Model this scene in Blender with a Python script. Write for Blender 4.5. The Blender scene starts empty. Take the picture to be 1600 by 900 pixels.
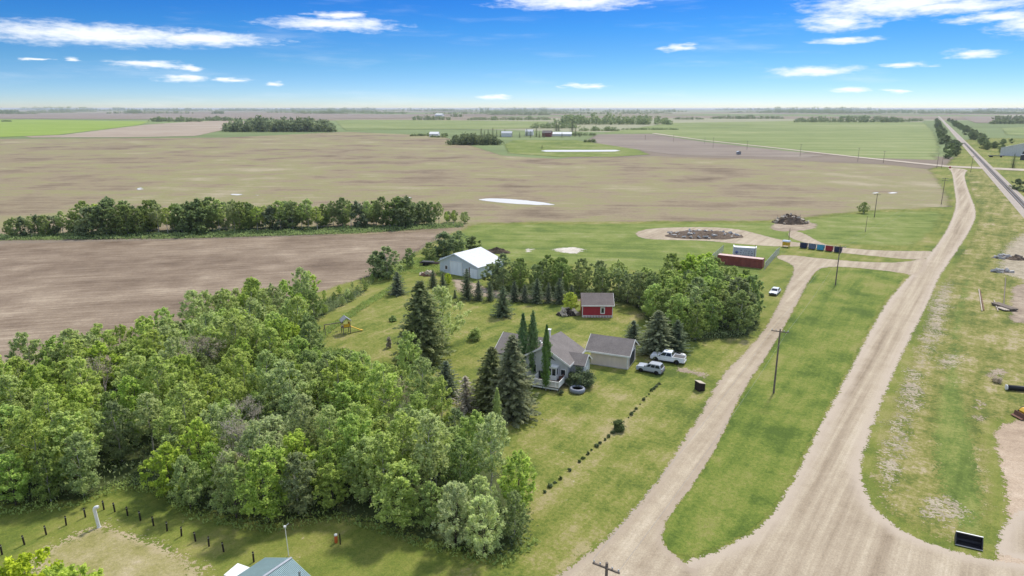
import bpy, math, random
import numpy as np
from mathutils import Vector, Matrix, noise as mnoise
from mathutils.geometry import delaunay_2d_cdt

scene = bpy.context.scene
COL = scene.collection
R = math.radians
random.seed(7)

# ------------------------------------------------------------------ camera, sky, sun, exposure
CAM_H, FPX, HORIZON = 43.0, 1066.67, 169.0
PITCH = math.atan((450 - HORIZON) / FPX)
cam_data = bpy.data.cameras.new("camera")
cam_data.sensor_width = 36.0
cam_data.lens = 24.0
cam_data.clip_start = 0.5
cam_data.clip_end = 120000.0
cam = bpy.data.objects.new("camera", cam_data)
cam.location = (0, 0, CAM_H)
cam.rotation_euler = (math.pi / 2 - PITCH, 0, 0)
COL.objects.link(cam)
scene.camera = cam

SUN_EL, SUN_AZ = R(52), R(31)          # azimuth clockwise from +Y (the view direction)
EXPOSURE = 0.93
SUN_STRENGTH = 2.15
SKY_STRENGTH = 0.15
sun_data = bpy.data.lights.new("sun", "SUN")
sun_data.energy = SUN_STRENGTH
sun_data.angle = R(6.0)
sun_data.color = (1.0, 0.945, 0.84)
sun = bpy.data.objects.new("sun", sun_data)
sd = Vector((math.cos(SUN_EL) * math.sin(SUN_AZ), math.cos(SUN_EL) * math.cos(SUN_AZ), math.sin(SUN_EL)))
sun.rotation_euler = (-sd).to_track_quat('-Z', 'Y').to_euler()
sun.location = (0, 0, 300)
COL.objects.link(sun)

scene.render.engine = 'CYCLES'
scene.cycles.use_denoising = True
scene.cycles.max_bounces = 10
scene.cycles.diffuse_bounces = 6
scene.cycles.transmission_bounces = 8
scene.cycles.transparent_max_bounces = 16
scene.cycles.volume_bounces = 0
scene.view_settings.view_transform = 'Standard'
scene.view_settings.look = 'None'
scene.view_settings.exposure = EXPOSURE
scene.view_settings.gamma = 1.0
scene.view_settings.use_curve_mapping = False


def G(u, v, z=0.0):
    """point at height z seen at photo pixel (u, v)"""
    a = (u - 800) / FPX
    b = (v - 450) / FPX
    y = math.cos(PITCH) - b * math.sin(PITCH)
    zz = -(math.sin(PITCH) + b * math.cos(PITCH))
    t = (z - CAM_H) / zz
    return Vector((a * t, y * t, z))


def rise(u, vb, vt):
    """height in metres of something standing at pixel row vb and reaching row vt"""
    y = G(u, vb).y
    b = (vt - 450) / FPX
    dy = math.cos(PITCH) - b * math.sin(PITCH)
    dz = -(math.sin(PITCH) + b * math.cos(PITCH))
    return CAM_H + y * dz / dy


class NB:
    """small node-building helper"""
    def __init__(self, tree):
        self.t = tree

    def n(self, kind, **kw):
        nd = self.t.nodes.new(kind)
        for k, v in kw.items():
            setattr(nd, k, v)
        return nd

    def link(self, a, b):
        self.t.links.new(a, b)

    def put(self, sock, v):
        if isinstance(v, bpy.types.NodeSocket):
            self.link(v, sock)
        elif v is not None:
            sock.default_value = v

    def math(self, op, a, b=None, c=None, clamp=False):
        nd = self.n('ShaderNodeMath', operation=op, use_clamp=clamp)
        for i, v in enumerate((a, b, c)):
            if v is not None:
                self.put(nd.inputs[i], v)
        return nd.outputs[0]

    def vmath(self, op, a, b=None, c=None):
        nd = self.n('ShaderNodeVectorMath', operation=op)
        for i, v in enumerate((a, b, c)):
            if v is not None:
                self.put(nd.inputs[i], v)
        return nd.outputs['Value'] if op in ('LENGTH', 'DOT_PRODUCT', 'DISTANCE') else nd.outputs[0]

    def noise(self, vec, scale, detail=4, rough=0.55, out='Fac'):
        nd = self.n('ShaderNodeTexNoise')
        self.put(nd.inputs['Vector'], vec)
        nd.inputs['Scale'].default_value = scale
        nd.inputs['Detail'].default_value = detail
        nd.inputs['Roughness'].default_value = rough
        return nd.outputs[out]

    def ramp(self, fac, stops, interp='LINEAR'):
        nd = self.n('ShaderNodeValToRGB')
        cr = nd.color_ramp
        cr.interpolation = interp
        while len(cr.elements) < len(stops):
            cr.elements.new(0.5)
        for e, (p, c) in zip(cr.elements, stops):
            e.position = p
            e.color = (*c, 1) if len(c) == 3 else c
        self.put(nd.inputs[0], fac)
        return nd.outputs[0]

    def mix(self, fac, a, b, mode='MIX'):
        nd = self.n('ShaderNodeMix', data_type='RGBA', blend_type=mode)
        self.put(nd.inputs[0], fac)
        for s, v in ((nd.inputs[6], a), (nd.inputs[7], b)):
            if isinstance(v, (tuple, list)):
                v = (*v, 1) if len(v) == 3 else v
            self.put(s, v)
        return nd.outputs[2]

    def maprange(self, v, a, b, c=0.0, d=1.0, smooth=True):
        nd = self.n('ShaderNodeMapRange', interpolation_type='SMOOTHSTEP' if smooth else 'LINEAR')
        self.put(nd.inputs[0], v)
        for i, x in enumerate((a, b, c, d)):
            self.put(nd.inputs[i + 1], x)
        return nd.outputs[0]


def build_sky():
    w = bpy.data.worlds.new("World")
    scene.world = w
    w.use_nodes = True
    nt = w.node_tree
    nt.nodes.clear()
    k = NB(nt)
    co = k.n('ShaderNodeTexCoord').outputs['Generated']
    sep = k.n('ShaderNodeSeparateXYZ')
    k.link(co, sep.inputs[0])
    # the thin haze layer near the horizon is shallow: look higher into the clear blue above it
    zpos = k.math('MAXIMUM', sep.outputs[2], 0.0)
    zl = k.math('ADD', k.math('MULTIPLY', zpos, 3.2), 0.015)
    comb = k.n('ShaderNodeCombineXYZ')
    k.link(sep.outputs[0], comb.inputs[0])
    k.link(sep.outputs[1], comb.inputs[1])
    k.link(zl, comb.inputs[2])
    vec = k.vmath('NORMALIZE', comb.outputs[0])
    sky = k.n('ShaderNodeTexSky', sky_type='NISHITA')
    sky.sun_disc = False
    sky.sun_elevation = SUN_EL
    sky.sun_rotation = SUN_AZ
    sky.air_density = 1.0
    sky.dust_density = 0.3
    sky.ozone_density = 3.0
    k.link(vec, sky.inputs[0])
    kk = 0.10 * 2 ** 0.6 / (SKY_STRENGTH * 2 ** EXPOSURE)
    low = [(0.0, (0.70, 0.72, 0.84)), (0.024, (0.58, 0.72, 0.83)), (0.06, (0.40, 0.70, 0.82)), (0.105, (0.205, 0.62, 0.93)), (0.145, (0.115, 0.50, 0.97)), (0.2, (0.14, 0.48, 1.0))]
    blue = k.ramp(zpos, [(p, tuple(c * kk for c in q)) for p, q in low] + [(0.35, (0.6, 0.75, 0.9)), (0.6, (1.05, 1.0, 0.97))])
    base = k.mix(1.0, sky.outputs[0], blue, 'MULTIPLY')
    # clouds: soft streaked patches placed by direction
    az = k.math('ARCTAN2', sep.outputs[0], sep.outputs[1])
    el = k.math('ARCSINE', sep.outputs[2])
    ce = k.n('ShaderNodeCombineXYZ')
    k.link(az, ce.inputs[0])
    k.link(el, ce.inputs[1])
    p = ce.outputs[0]
    st = k.vmath('MULTIPLY', p, (22.0, 120.0, 1.0))
    wob = k.vmath('SUBTRACT', k.noise(st, 1.0, 5, 0.6, 'Color'), (0.5, 0.5, 0.5))
    pd = k.vmath('ADD', p, k.vmath('MULTIPLY', wob, (0.07, 0.011, 0.0)))

    def ae(u, v):
        d = G(u, v, 0) if v > HORIZON + 1 else None
        a = (u - 800) / FPX
        b = (v - 450) / FPX
        y = math.cos(PITCH) - b * math.sin(PITCH)
        zz = -(math.sin(PITCH) + b * math.cos(PITCH))
        n = math.sqrt(a * a + y * y + zz * zz)
        return math.atan2(a, y), math.asin(zz / n)
    clouds = [(150, 54, 195, 14), (320, 61, 95, 9), (520, 38, 88, 9), (530, 23, 36, 4.5), (228, 100.5, 46, 5.5), (296, 106, 18, 4),
              (287, 122, 38, 5), (366, 124, 20, 3), (426, 131, 15, 3), (106, 93, 14, 3), (912, 134, 26, 3.6), (895, 2, 100, 11),
              (1400, 6, 130, 18), (1490, 10, 115, 9), (1312, 34, 52, 12), (1560, 26, 70, 6), (1275, 111, 62, 6.5), (1420, 102, 33, 4), (1523, 83, 44, 5.5),
              (1323, 140, 30, 4), (1393, 142, 17, 3), (1320, 62, 42, 5), (770, 152, 26, 3), (1640, 30, 80, 20),
              (1060, 75, 25, 5), (60, 92, 12, 2)]
    dmin = None
    for u, v, hw, hh in clouds:
        a0, e0 = ae(u, v)
        a1, _ = ae(u + hw, v)
        _, e1 = ae(u, v - hh)
        q = k.vmath('MULTIPLY', k.vmath('SUBTRACT', pd, (a0, e0, 0)), (1 / (abs(a1 - a0) * 1.25), 1 / (abs(e1 - e0) * 1.35), 0))
        ln = k.vmath('LENGTH', q)
        dmin = ln if dmin is None else k.math('MINIMUM', dmin, ln)
    fine = k.noise(k.vmath('MULTIPLY', p, (50.0, 190.0, 1.0)), 1.0, 6, 0.62)
    dens = k.math('SUBTRACT', k.math('SUBTRACT', 1.0, dmin), k.math('MULTIPLY', k.math('SUBTRACT', fine, 0.5), 1.35))
    mask = k.math('POWER', k.maprange(dens, -0.2, 0.95), 0.85)
    # faint veil of thin cirrus
    veil = k.maprange(k.noise(k.vmath('MULTIPLY', p, (5.0, 40.0, 1.0)), 1.0, 5, 0.6), 0.5, 0.85, 0.0, 0.28)
    both = k.math('MAXIMUM', mask, veil)
    # bright cloud added out of view, overhead and behind, as white fill light
    over = k.maprange(k.noise(k.vmath('MULTIPLY', co, (2.2, 2.2, 3.0)), 1.0, 5, 0.6), 0.36, 0.62)
    both = k.math('MAXIMUM', both, k.math('MULTIPLY', over, k.maprange(zpos, 0.20, 0.45, 0.0, 0.95)))
    col = k.mix(k.math('MULTIPLY', both, 0.93), base, tuple(c * 1.15 / (SKY_STRENGTH * 2 ** EXPOSURE) for c in (0.97, 1.0, 1.03)))
    bg = k.n('ShaderNodeBackground')
    k.link(col, bg.inputs[0])
    bg.inputs[1].default_value = SKY_STRENGTH
    out = k.n('ShaderNodeOutputWorld')
    k.link(bg.outputs[0], out.inputs[0])


build_sky()


# ------------------------------------------------------------------ object helpers
def tag(o, label=None, cat=None, group=None, kind=None):
    if label:
        o["label"] = label
    if cat:
        o["category"] = cat
    if group:
        o["group"] = group
    if kind:
        o["kind"] = kind
    return o


def thing(name, label, cat, loc=(0, 0, 0), rot=0.0, group=None, scale=1.0):
    o = bpy.data.objects.new(name, None)
    o.empty_display_size = 0.3
    COL.objects.link(o)
    o.location = loc
    o.rotation_euler = (0, 0, rot)
    o.scale = (scale,) * 3 if not isinstance(scale, (tuple, list)) else scale
    return tag(o, label, cat, group)


def copy_tree(o, parent=None):
    c = o.copy()
    COL.objects.link(c)
    c.parent = parent
    for ch in o.children:
        copy_tree(ch, c)
    return c


class MB:
    def __init__(self):
        self.v, self.f, self.sm = [], [], []

    def add(self, vs, fs, smooth=False):
        b = len(self.v)
        self.v += [tuple(x) for x in vs]
        self.f += [tuple(i + b for i in f) for f in fs]
        self.sm += [smooth] * len(fs)
        return self

    def box(self, x0, y0, z0, x1, y1, z1, m=None):
        vs = [Vector((x, y, z)) for z in (z0, z1) for y in (y0, y1) for x in (x0, x1)]
        if m is not None:
            vs = [m @ v for v in vs]
        return self.add(vs, [(0, 2, 3, 1), (4, 5, 7, 6), (0, 1, 5, 4), (2, 6, 7, 3), (0, 4, 6, 2), (1, 3, 7, 5)])

    def poly(self, pts):
        return self.add(pts, [tuple(range(len(pts)))])

    def prism(self, prof, a, b, axis='y'):
        """profile extruded along an axis; profile is (x,z) for y, (y,z) for x, (x,y) for z"""
        def mk(p, t):
            return {'y': (p[0], t, p[1]), 'x': (t, p[0], p[1]), 'z': (p[0], p[1], t)}[axis]
        n = len(prof)
        vs = [mk(p, a) for p in prof] + [mk(p, b) for p in prof]
        fs = [tuple(range(n)), tuple(reversed(range(n, 2 * n)))]
        fs += [(i, i + n, (i + 1) % n + n, (i + 1) % n) for i in range(n)]
        return self.add(vs, fs)

    def slab(self, pts, thick):
        """a sheet polygon given thickness downwards"""
        n = len(pts)
        vs = [Vector(p) for p in pts] + [Vector(p) - Vector((0, 0, thick)) for p in pts]
        fs = [tuple(range(n)), tuple(reversed(range(n, 2 * n)))]
        fs += [(i, i + n, (i + 1) % n + n, (i + 1) % n) for i in range(n)]
        return self.add(vs, fs)

    def tube(self, pts, radii, n=8, cap=True):
        pts = [Vector(p) for p in pts]
        if not isinstance(radii, (list, tuple)):
            radii = [radii] * len(pts)
        vs, fs = [], []
        for i, p in enumerate(pts):
            d = (pts[min(i + 1, len(pts) - 1)] - pts[max(i - 1, 0)]).normalized()
            a = d.orthogonal().normalized() if i == 0 else (a - d * a.dot(d)).normalized()
            b = d.cross(a)
            for j in range(n):
                t = 2 * math.pi * j / n
                vs.append(p + (a * math.cos(t) + b * math.sin(t)) * radii[i])
        for i in range(len(pts) - 1):
            for j in range(n):
                j2 = (j + 1) % n
                fs.append((i * n + j, i * n + j2, (i + 1) * n + j2, (i + 1) * n + j))
        self.add(vs, fs, True)
        if cap:
            m = len(pts) - 1
            self.add([vs[j] for j in range(n)], [tuple(reversed(range(n)))])
            self.add([vs[m * n + j] for j in range(n)], [tuple(range(n))])
        return self

    def lathe(self, prof, n=20, c=(0, 0, 0), axis='z', smooth=True):
        vs, fs = [], []
        for r, h in prof:
            for j in range(n):
                t = 2 * math.pi * j / n
                x, y = r * math.cos(t), r * math.sin(t)
                q = {'z': (x, y, h), 'y': (x, h, y), 'x': (h, x, y)}[axis]
                vs.append((q[0] + c[0], q[1] + c[1], q[2] + c[2]))
        m = len(prof)
        for i in range(m - 1):
            for j in range(n):
                j2 = (j + 1) % n
                fs.append((i * n + j, i * n + j2, (i + 1) * n + j2, (i + 1) * n + j))
        self.add(vs, fs, smooth)
        for i in (0, m - 1):
            if prof[i][0] > 1e-4:
                self.add(vs[i * n:(i + 1) * n], [tuple(range(n))])
        return self

    def mesh(self, name, mat):
        me = bpy.data.meshes.new(name)
        me.from_pydata(self.v, [], self.f)
        me.polygons.foreach_set('use_smooth', self.sm)
        if mat:
            me.materials.append(mat)
        me.update()
        return me

    def build(self, name, mat, parent=None, loc=None, rot=None):
        o = bpy.data.objects.new(name, self.mesh(name, mat))
        COL.objects.link(o)
        if parent is not None:
            o.parent = parent
        if loc is not None:
            o.location = loc
        if rot is not None:
            o.rotation_euler = (0, 0, rot)
        return o


def box_part(name, mat, parent, *dims):
    return MB().box(*dims).build(name, mat, parent)


# ------------------------------------------------------------------ materials
def new_mat(name):
    m = bpy.data.materials.new(name)
    m.use_nodes = True
    nt = m.node_tree
    nt.nodes.clear()
    k = NB(nt)
    out = k.n('ShaderNodeOutputMaterial')
    return m, k, out


def principled(k, out, col, rough=0.8, spec=0.3, metal=0.0, normal=None):
    b = k.n('ShaderNodeBsdfPrincipled')
    if isinstance(col, (tuple, list)):
        col = (*col, 1) if len(col) == 3 else col
    k.put(b.inputs['Base Color'], col)
    k.put(b.inputs['Roughness'], rough)
    b.inputs['Specular IOR Level'].default_value = spec
    b.inputs['Metallic'].default_value = metal
    if normal is not None:
        k.link(normal, b.inputs['Normal'])
    if out is not None:
        k.link(b.outputs[0], out.inputs[0])
    return b


def paint(name, col, rough=0.5, spec=0.4, metal=0.0, wear=0.15, scale=1.5):
    """painted, metal or plastic surface with slight unevenness"""
    m, k, out = new_mat(name)
    tc = k.n('ShaderNodeTexCoord').outputs['Object']
    n1 = k.noise(tc, scale, 5, 0.6)
    dark = tuple(c * (1 - wear) for c in col)
    lite = tuple(min(1, c * (1 + wear * 0.5)) for c in col)
    c = k.ramp(n1, [(0.3, dark), (0.7, lite)])
    principled(k, out, c, rough, spec, metal)
    return m


def ribbed(name, col, axis, pitch, rough=0.5, depth=0.6, wear=0.12, sharp=False, spec=0.4, metal=0.0):
    """corrugated or lapped sheet: ribs across the named object axis, in bump"""
    m, k, out = new_mat(name)
    tc = k.n('ShaderNodeTexCoord').outputs['Object']
    w = k.n('ShaderNodeTexWave', wave_type='BANDS', bands_direction=axis, wave_profile='SAW' if sharp else 'SIN')
    k.link(tc, w.inputs['Vector'])
    w.inputs['Scale'].default_value = 2 * math.pi / (pitch * 20) * 10 / math.pi
    w.inputs['Distortion'].default_value = 0.0
    bump = k.n('ShaderNodeBump')
    bump.inputs['Strength'].default_value = depth
    bump.inputs['Distance'].default_value = pitch * 0.25
    k.link(w.outputs['Fac'], bump.inputs['Height'])
    n1 = k.noise(k.vmath('MULTIPLY', tc, (1.0, 1.0, 0.35)), 1.2, 6, 0.65)
    c = k.ramp(n1, [(0.3, tuple(x * (1 - wear) for x in col)), (0.7, tuple(min(1, x * (1 + wear * .4)) for x in col))])
    principled(k, out, c, rough, spec, metal, bump.outputs[0])
    return m


def shingles(name, col):
    m, k, out = new_mat(name)
    tc = k.n('ShaderNodeTexCoord').outputs['Object']
    n1 = k.noise(tc, 6.0, 3, 0.7)
    n2 = k.noise(tc, 0.7, 4, 0.6)
    f = k.math('ADD', k.math('MULTIPLY', n1, 0.6), k.math('MULTIPLY', n2, 0.4))
    c = k.ramp(f, [(0.3, tuple(x * 0.66 for x in col)), (0.5, col), (0.72, tuple(x * 1.35 for x in col))])
    w = k.n('ShaderNodeTexWave', wave_type='BANDS', bands_direction='Z')
    k.link(tc, w.inputs['Vector'])
    w.inputs['Scale'].default_value = 3.2
    w.inputs['Distortion'].default_value = 1.5
    bump = k.n('ShaderNodeBump')
    bump.inputs['Strength'].default_value = 0.35
    bump.inputs['Distance'].default_value = 0.03
    k.link(k.math('ADD', w.outputs['Fac'], n1), bump.inputs['Height'])
    principled(k, out, c, 0.95, 0.15, 0, bump.outputs[0])
    return m


def ground_mat(name, stops, big=0.03, mid=0.25, fine=2.0, angle=0.0, streak=(0.02, 0.6), w=(0.4, 0.25, 0.2, 0.15), contrast=1.0,
               soft=None, amp=1.0, amp_scale=0.8, grain=0.25, flecks=None, bump=0.25, edge_col=None, edge_w=3.0):
    """soil, gravel or turf: patches at three scales plus streaks along one direction; the sheet frays out at its rim"""
    m, k, out = new_mat(name)
    pos = k.n('ShaderNodeNewGeometry').outputs['Position']
    mp = k.n('ShaderNodeMapping', vector_type='POINT')
    k.link(pos, mp.inputs[0])
    mp.inputs['Rotation'].default_value = (0, 0, angle)
    pr = mp.outputs[0]
    n1 = k.noise(pr, big, 5, 0.6)
    n2 = k.noise(pr, mid, 4, 0.6)
    n3 = k.noise(pr, fine, 4, 0.7)
    sv = k.vmath('MULTIPLY', pr, (streak[0], streak[1], 1.0))
    n4 = k.noise(sv, 1.0, 4, 0.65)
    f = None
    for x, a in zip((n1, n2, n3, n4), w):
        t = k.math('MULTIPLY', k.math('SUBTRACT', x, 0.5), a * 2.2 * contrast)
        f = t if f is None else k.math('ADD', f, t)
    f = k.math('ADD', f, 0.5, clamp=True)
    c = k.ramp(f, stops)
    g = k.noise(pos, fine * 3.1, 2, 0.7)
    g2 = k.maprange(g, 0.25, 0.75, 1 - grain, 1 + grain, False)
    gv = k.n('ShaderNodeCombineXYZ')
    for i in range(3):
        k.link(g2, gv.inputs[i])
    c = k.mix(1.0, c, gv.outputs[0], 'MULTIPLY')
    if flecks:
        fcol, thr, fsc = flecks
        fl = k.maprange(k.math('ADD', k.noise(pos, fsc, 3, 0.7), k.math('MULTIPLY', k.math('SUBTRACT', n2, 0.5), 0.3)), thr, thr + 0.06)
        c = k.mix(fl, c, fcol)
    edge = None
    if soft is not None or edge_col is not None:
        edge = k.n('ShaderNodeAttribute', attribute_name='edge').outputs['Fac']
        jag = k.math('MULTIPLY', k.math('SUBTRACT', k.noise(pos, amp_scale, 5, 0.65), 0.36), amp * 2)
        if edge_col is not None:
            ef = k.maprange(k.math('SUBTRACT', edge, k.math('MULTIPLY', n2, edge_w * 0.7)), 0, edge_w, 1, 0)
            c = k.mix(ef, c, edge_col)
    bp = k.n('ShaderNodeBump')
    bp.inputs['Strength'].default_value = bump
    bp.inputs['Distance'].default_value = 0.08
    k.link(n3, bp.inputs['Height'])
    b = principled(k, None, c, 0.95, 0.12, 0, bp.outputs[0])
    if soft is None:
        k.link(b.outputs[0], out.inputs[0])
    else:
        # frayed rim: grass and gravel mix in small grains, each fully one or the other
        gr = k.noise(pos, 3.2, 2, 0.7)
        al = k.math('GREATER_THAN', k.math('SUBTRACT', edge, jag), k.math('MULTIPLY', k.math('SUBTRACT', gr, 0.3), soft * 2.2))
        tr = k.n('ShaderNodeBsdfTransparent')
        mx = k.n('ShaderNodeMixShader')
        k.link(al, mx.inputs[0])
        k.link(tr.outputs[0], mx.inputs[1])
        k.link(b.outputs[0], mx.inputs[2])
        k.link(mx.outputs[0], out.inputs[0])
    return m


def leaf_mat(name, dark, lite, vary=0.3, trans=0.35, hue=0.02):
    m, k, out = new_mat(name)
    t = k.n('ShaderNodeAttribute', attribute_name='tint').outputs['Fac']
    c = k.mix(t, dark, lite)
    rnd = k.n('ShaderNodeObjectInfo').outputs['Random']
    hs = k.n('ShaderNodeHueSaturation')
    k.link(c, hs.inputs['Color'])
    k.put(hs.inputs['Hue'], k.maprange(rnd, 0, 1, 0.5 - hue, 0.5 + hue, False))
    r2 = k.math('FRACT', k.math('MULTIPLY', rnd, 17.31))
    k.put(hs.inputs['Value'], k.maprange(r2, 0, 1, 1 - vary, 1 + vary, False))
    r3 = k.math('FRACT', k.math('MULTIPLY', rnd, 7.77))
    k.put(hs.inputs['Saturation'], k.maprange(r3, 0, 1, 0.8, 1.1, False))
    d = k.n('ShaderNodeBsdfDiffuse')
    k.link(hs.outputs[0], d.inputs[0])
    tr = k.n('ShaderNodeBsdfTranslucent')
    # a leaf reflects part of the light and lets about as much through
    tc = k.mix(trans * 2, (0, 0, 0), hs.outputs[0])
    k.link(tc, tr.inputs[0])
    mx = k.n('ShaderNodeAddShader')
    k.link(d.outputs[0], mx.inputs[0])
    k.link(tr.outputs[0], mx.inputs[1])
    k.link(mx.outputs[0], out.inputs[0])
    return m


def bark_mat(name, col, mark, thr=0.62):
    m, k, out = new_mat(name)
    tc = k.n('ShaderNodeTexCoord').outputs['Object']
    n1 = k.noise(k.vmath('MULTIPLY', tc, (6, 6, 2.5)), 1.0, 4, 0.7)
    c = k.mix(k.maprange(n1, thr - 0.08, thr), col, mark)
    principled(k, out, c, 0.9, 0.15)
    return m


def glass_mat(name, col=(0.02, 0.025, 0.03)):
    m, k, out = new_mat(name)
    principled(k, out, col, 0.06, 0.6)
    return m


def water_mat(name):
    m, k, out = new_mat(name)
    pos = k.n('ShaderNodeNewGeometry').outputs['Position']
    bp = k.n('ShaderNodeBump')
    bp.inputs['Strength'].default_value = 0.03
    bp.inputs['Distance'].default_value = 0.02
    k.link(k.noise(pos, 1.5, 3, 0.6), bp.inputs['Height'])
    b = principled(k, None, (0.62, 0.595, 0.55), 0.4, 0.35, 0, bp.outputs[0])  # pale base colour stands for murky water and the white sky reflection
    edge = k.n('ShaderNodeAttribute', attribute_name='edge').outputs['Fac']
    jag = k.math('MULTIPLY', k.noise(pos, 0.16, 5, 0.65), 3.4)
    al = k.maprange(k.math('SUBTRACT', edge, jag), -0.9, 0.4)
    tr = k.n('ShaderNodeBsdfTransparent')
    mx = k.n('ShaderNodeMixShader')
    k.link(al, mx.inputs[0])
    k.link(tr.outputs[0], mx.inputs[1])
    k.link(b.outputs[0], mx.inputs[2])
    k.link(mx.outputs[0], out.inputs[0])
    return m


M = {}
M['white'] = paint('white_paint', (0.80, 0.80, 0.78), 0.55)
M['trim'] = paint('white_trim', (0.78, 0.77, 0.74), 0.6)
M['cream'] = ribbed('cream_siding', (0.80, 0.68, 0.58), 'Z', 0.2, 0.7, 0.4, sharp=True)
M['greyside'] = ribbed('grey_siding', (0.60, 0.60, 0.60), 'Z', 0.2, 0.7, 0.4, sharp=True)
M['roof'] = shingles('grey_shingles', (0.20, 0.178, 0.165))
M['shedroof'] = shingles('weathered_shingles', (0.20, 0.17, 0.155))
M['redside'] = ribbed('red_boards', (0.45, 0.04, 0.06), 'Z', 0.22, 0.6, 0.4, sharp=True)
M['steelwall'] = ribbed('pale_steel_cladding', (0.62, 0.70, 0.76), 'X', 0.5, 0.5, 0.5)
M['steelroof'] = ribbed('white_steel_roof', (0.80, 0.80, 0.81), 'Y', 0.5, 0.35, 0.5)
M['steeldoor'] = ribbed('pale_door_panels', (0.86, 0.92, 0.96), 'Z', 0.6, 0.5, 0.3)
M['greenroof'] = ribbed('grey_green_steel_roof', (0.30, 0.43, 0.44), 'Y', 0.42, 0.35, 0.9)
M['rust'] = ribbed('rust_red_container', (0.42, 0.115, 0.085), 'X', 0.3, 0.6, 1.0, wear=0.3)
M['rusttop'] = paint('faded_container_roof', (0.62, 0.45, 0.40), 0.7, wear=0.25)
M['whitebox'] = ribbed('white_corrugated_box', (0.68, 0.72, 0.78), 'X', 0.3, 0.6, 0.8, wear=0.12)
M['glass'] = glass_mat('dark_glass')
M['black'] = paint('black_paint', (0.012, 0.013, 0.016), 0.5)
M['darkgrey'] = paint('dark_grey', (0.06, 0.06, 0.065), 0.6)
M['midgrey'] = paint('mid_grey', (0.25, 0.26, 0.27), 0.6)
M['galv'] = paint('galvanised_steel', (0.50, 0.51, 0.52), 0.4, 0.5, 0.6)
M['carwhite'] = paint('white_car_paint', (0.80, 0.82, 0.85), 0.25, 0.5, wear=0.03)
M['carsilver'] = paint('silver_car_paint', (0.42, 0.45, 0.49), 0.25, 0.5, wear=0.03)
M['tyre'] = paint('tyre_rubber', (0.012, 0.012, 0.012), 0.85)
M['rim'] = paint('alloy_rim', (0.55, 0.56, 0.58), 0.3, 0.5, 0.7)
M['lampred'] = paint('red_lamp', (0.35, 0.02, 0.02), 0.3)
M['lampclear'] = paint('clear_lamp', (0.75, 0.77, 0.8), 0.15)
M['wood'] = paint('grey_wood', (0.22, 0.18, 0.145), 0.9, 0.15, wear=0.35, scale=3)
M['polewood'] = paint('pole_wood', (0.20, 0.165, 0.135), 0.95, 0.1, wear=0.35, scale=2)
M['darkwood'] = paint('dark_wood', (0.045, 0.036, 0.03), 0.95, 0.1, wear=0.35, scale=3)
M['brush'] = paint('brown_brush', (0.15, 0.112, 0.082), 0.95, 0.1, wear=0.45, scale=1.2)
M['palewood'] = paint('pale_wood', (0.52, 0.45, 0.36), 0.9, 0.15, wear=0.25, scale=3)
M['yellow'] = paint('yellow_paint', (0.70, 0.42, 0.03), 0.5)
M['navy'] = paint('navy_paint', (0.02, 0.03, 0.085), 0.5, wear=0.2)
M['slate'] = paint('slate_blue_paint', (0.13, 0.17, 0.26), 0.5, wear=0.2)
M['sky'] = paint('light_blue_paint', (0.06, 0.36, 0.55), 0.5, wear=0.15)
M['red'] = paint('red_paint', (0.36, 0.025, 0.04), 0.5, wear=0.2)
M['orange'] = paint('orange_paint', (0.55, 0.12, 0.03), 0.5)
M['brown'] = paint('brown_cushion', (0.18, 0.09, 0.06), 0.9)
M['tubgrey'] = paint('grey_vinyl', (0.24, 0.26, 0.30), 0.5)
M['concrete'] = paint('concrete', (0.50, 0.48, 0.45), 0.9, 0.15, wear=0.25)
M['barnred'] = paint('barn_red', (0.22, 0.07, 0.06), 0.8)
M['farsteel'] = ribbed('far_steel', (0.74, 0.73, 0.70), 'X', 1.0, 0.5, 0.4)
M['sleeper'] = paint('weathered_sleepers', (0.27, 0.235, 0.205), 0.95, 0.1)
M['bluemark'] = paint('blue_mark', (0.16, 0.20, 0.42), 0.6)
M['bark_pale'] = bark_mat('pale_aspen_bark', (0.46, 0.43, 0.38), (0.09, 0.08, 0.07))
M['bark_dark'] = bark_mat('brown_bark', (0.13, 0.105, 0.085), (0.05, 0.04, 0.03), 0.55)
M['bark_dead'] = bark_mat('bleached_bark', (0.40, 0.36, 0.32), (0.16, 0.13, 0.11), 0.6)
M['aspen'] = leaf_mat('aspen_leaves', (0.185,0.225,0.072), (0.350,0.405,0.122), 0.13, 0.46, 0.007)
M['poplar'] = leaf_mat('poplar_leaves', (0.165,0.220,0.054), (0.335,0.410,0.094), 0.13, 0.46, 0.008)
M['willow'] = leaf_mat('willow_leaves', (0.23,0.265,0.13), (0.42,0.46,0.22), 0.08, 0.45, 0.008)
M['dense'] = leaf_mat('dense_leaves', (0.125,0.165,0.060), (0.245,0.300,0.098), 0.15, 0.42, 0.009)
M['lime'] = leaf_mat('lime_leaves', (0.22,0.28,0.045), (0.42,0.47,0.085), 0.08, 0.4, 0.008)
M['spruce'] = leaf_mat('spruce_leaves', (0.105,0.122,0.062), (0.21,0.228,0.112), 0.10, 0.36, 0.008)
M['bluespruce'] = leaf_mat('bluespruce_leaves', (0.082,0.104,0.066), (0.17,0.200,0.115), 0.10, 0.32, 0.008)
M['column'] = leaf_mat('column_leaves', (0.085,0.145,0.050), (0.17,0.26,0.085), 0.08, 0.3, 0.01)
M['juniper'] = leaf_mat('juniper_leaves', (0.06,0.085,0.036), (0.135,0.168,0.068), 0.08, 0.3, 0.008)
M['deadleaf'] = leaf_mat('deadleaf_leaves', (0.25,0.22,0.165), (0.43,0.375,0.28), 0.12, 0.25, 0.008)
M['farleaf'] = leaf_mat('farleaf_leaves', (0.105,0.138,0.066), (0.20,0.24,0.105), 0.15, 0.34, 0.012)
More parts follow.
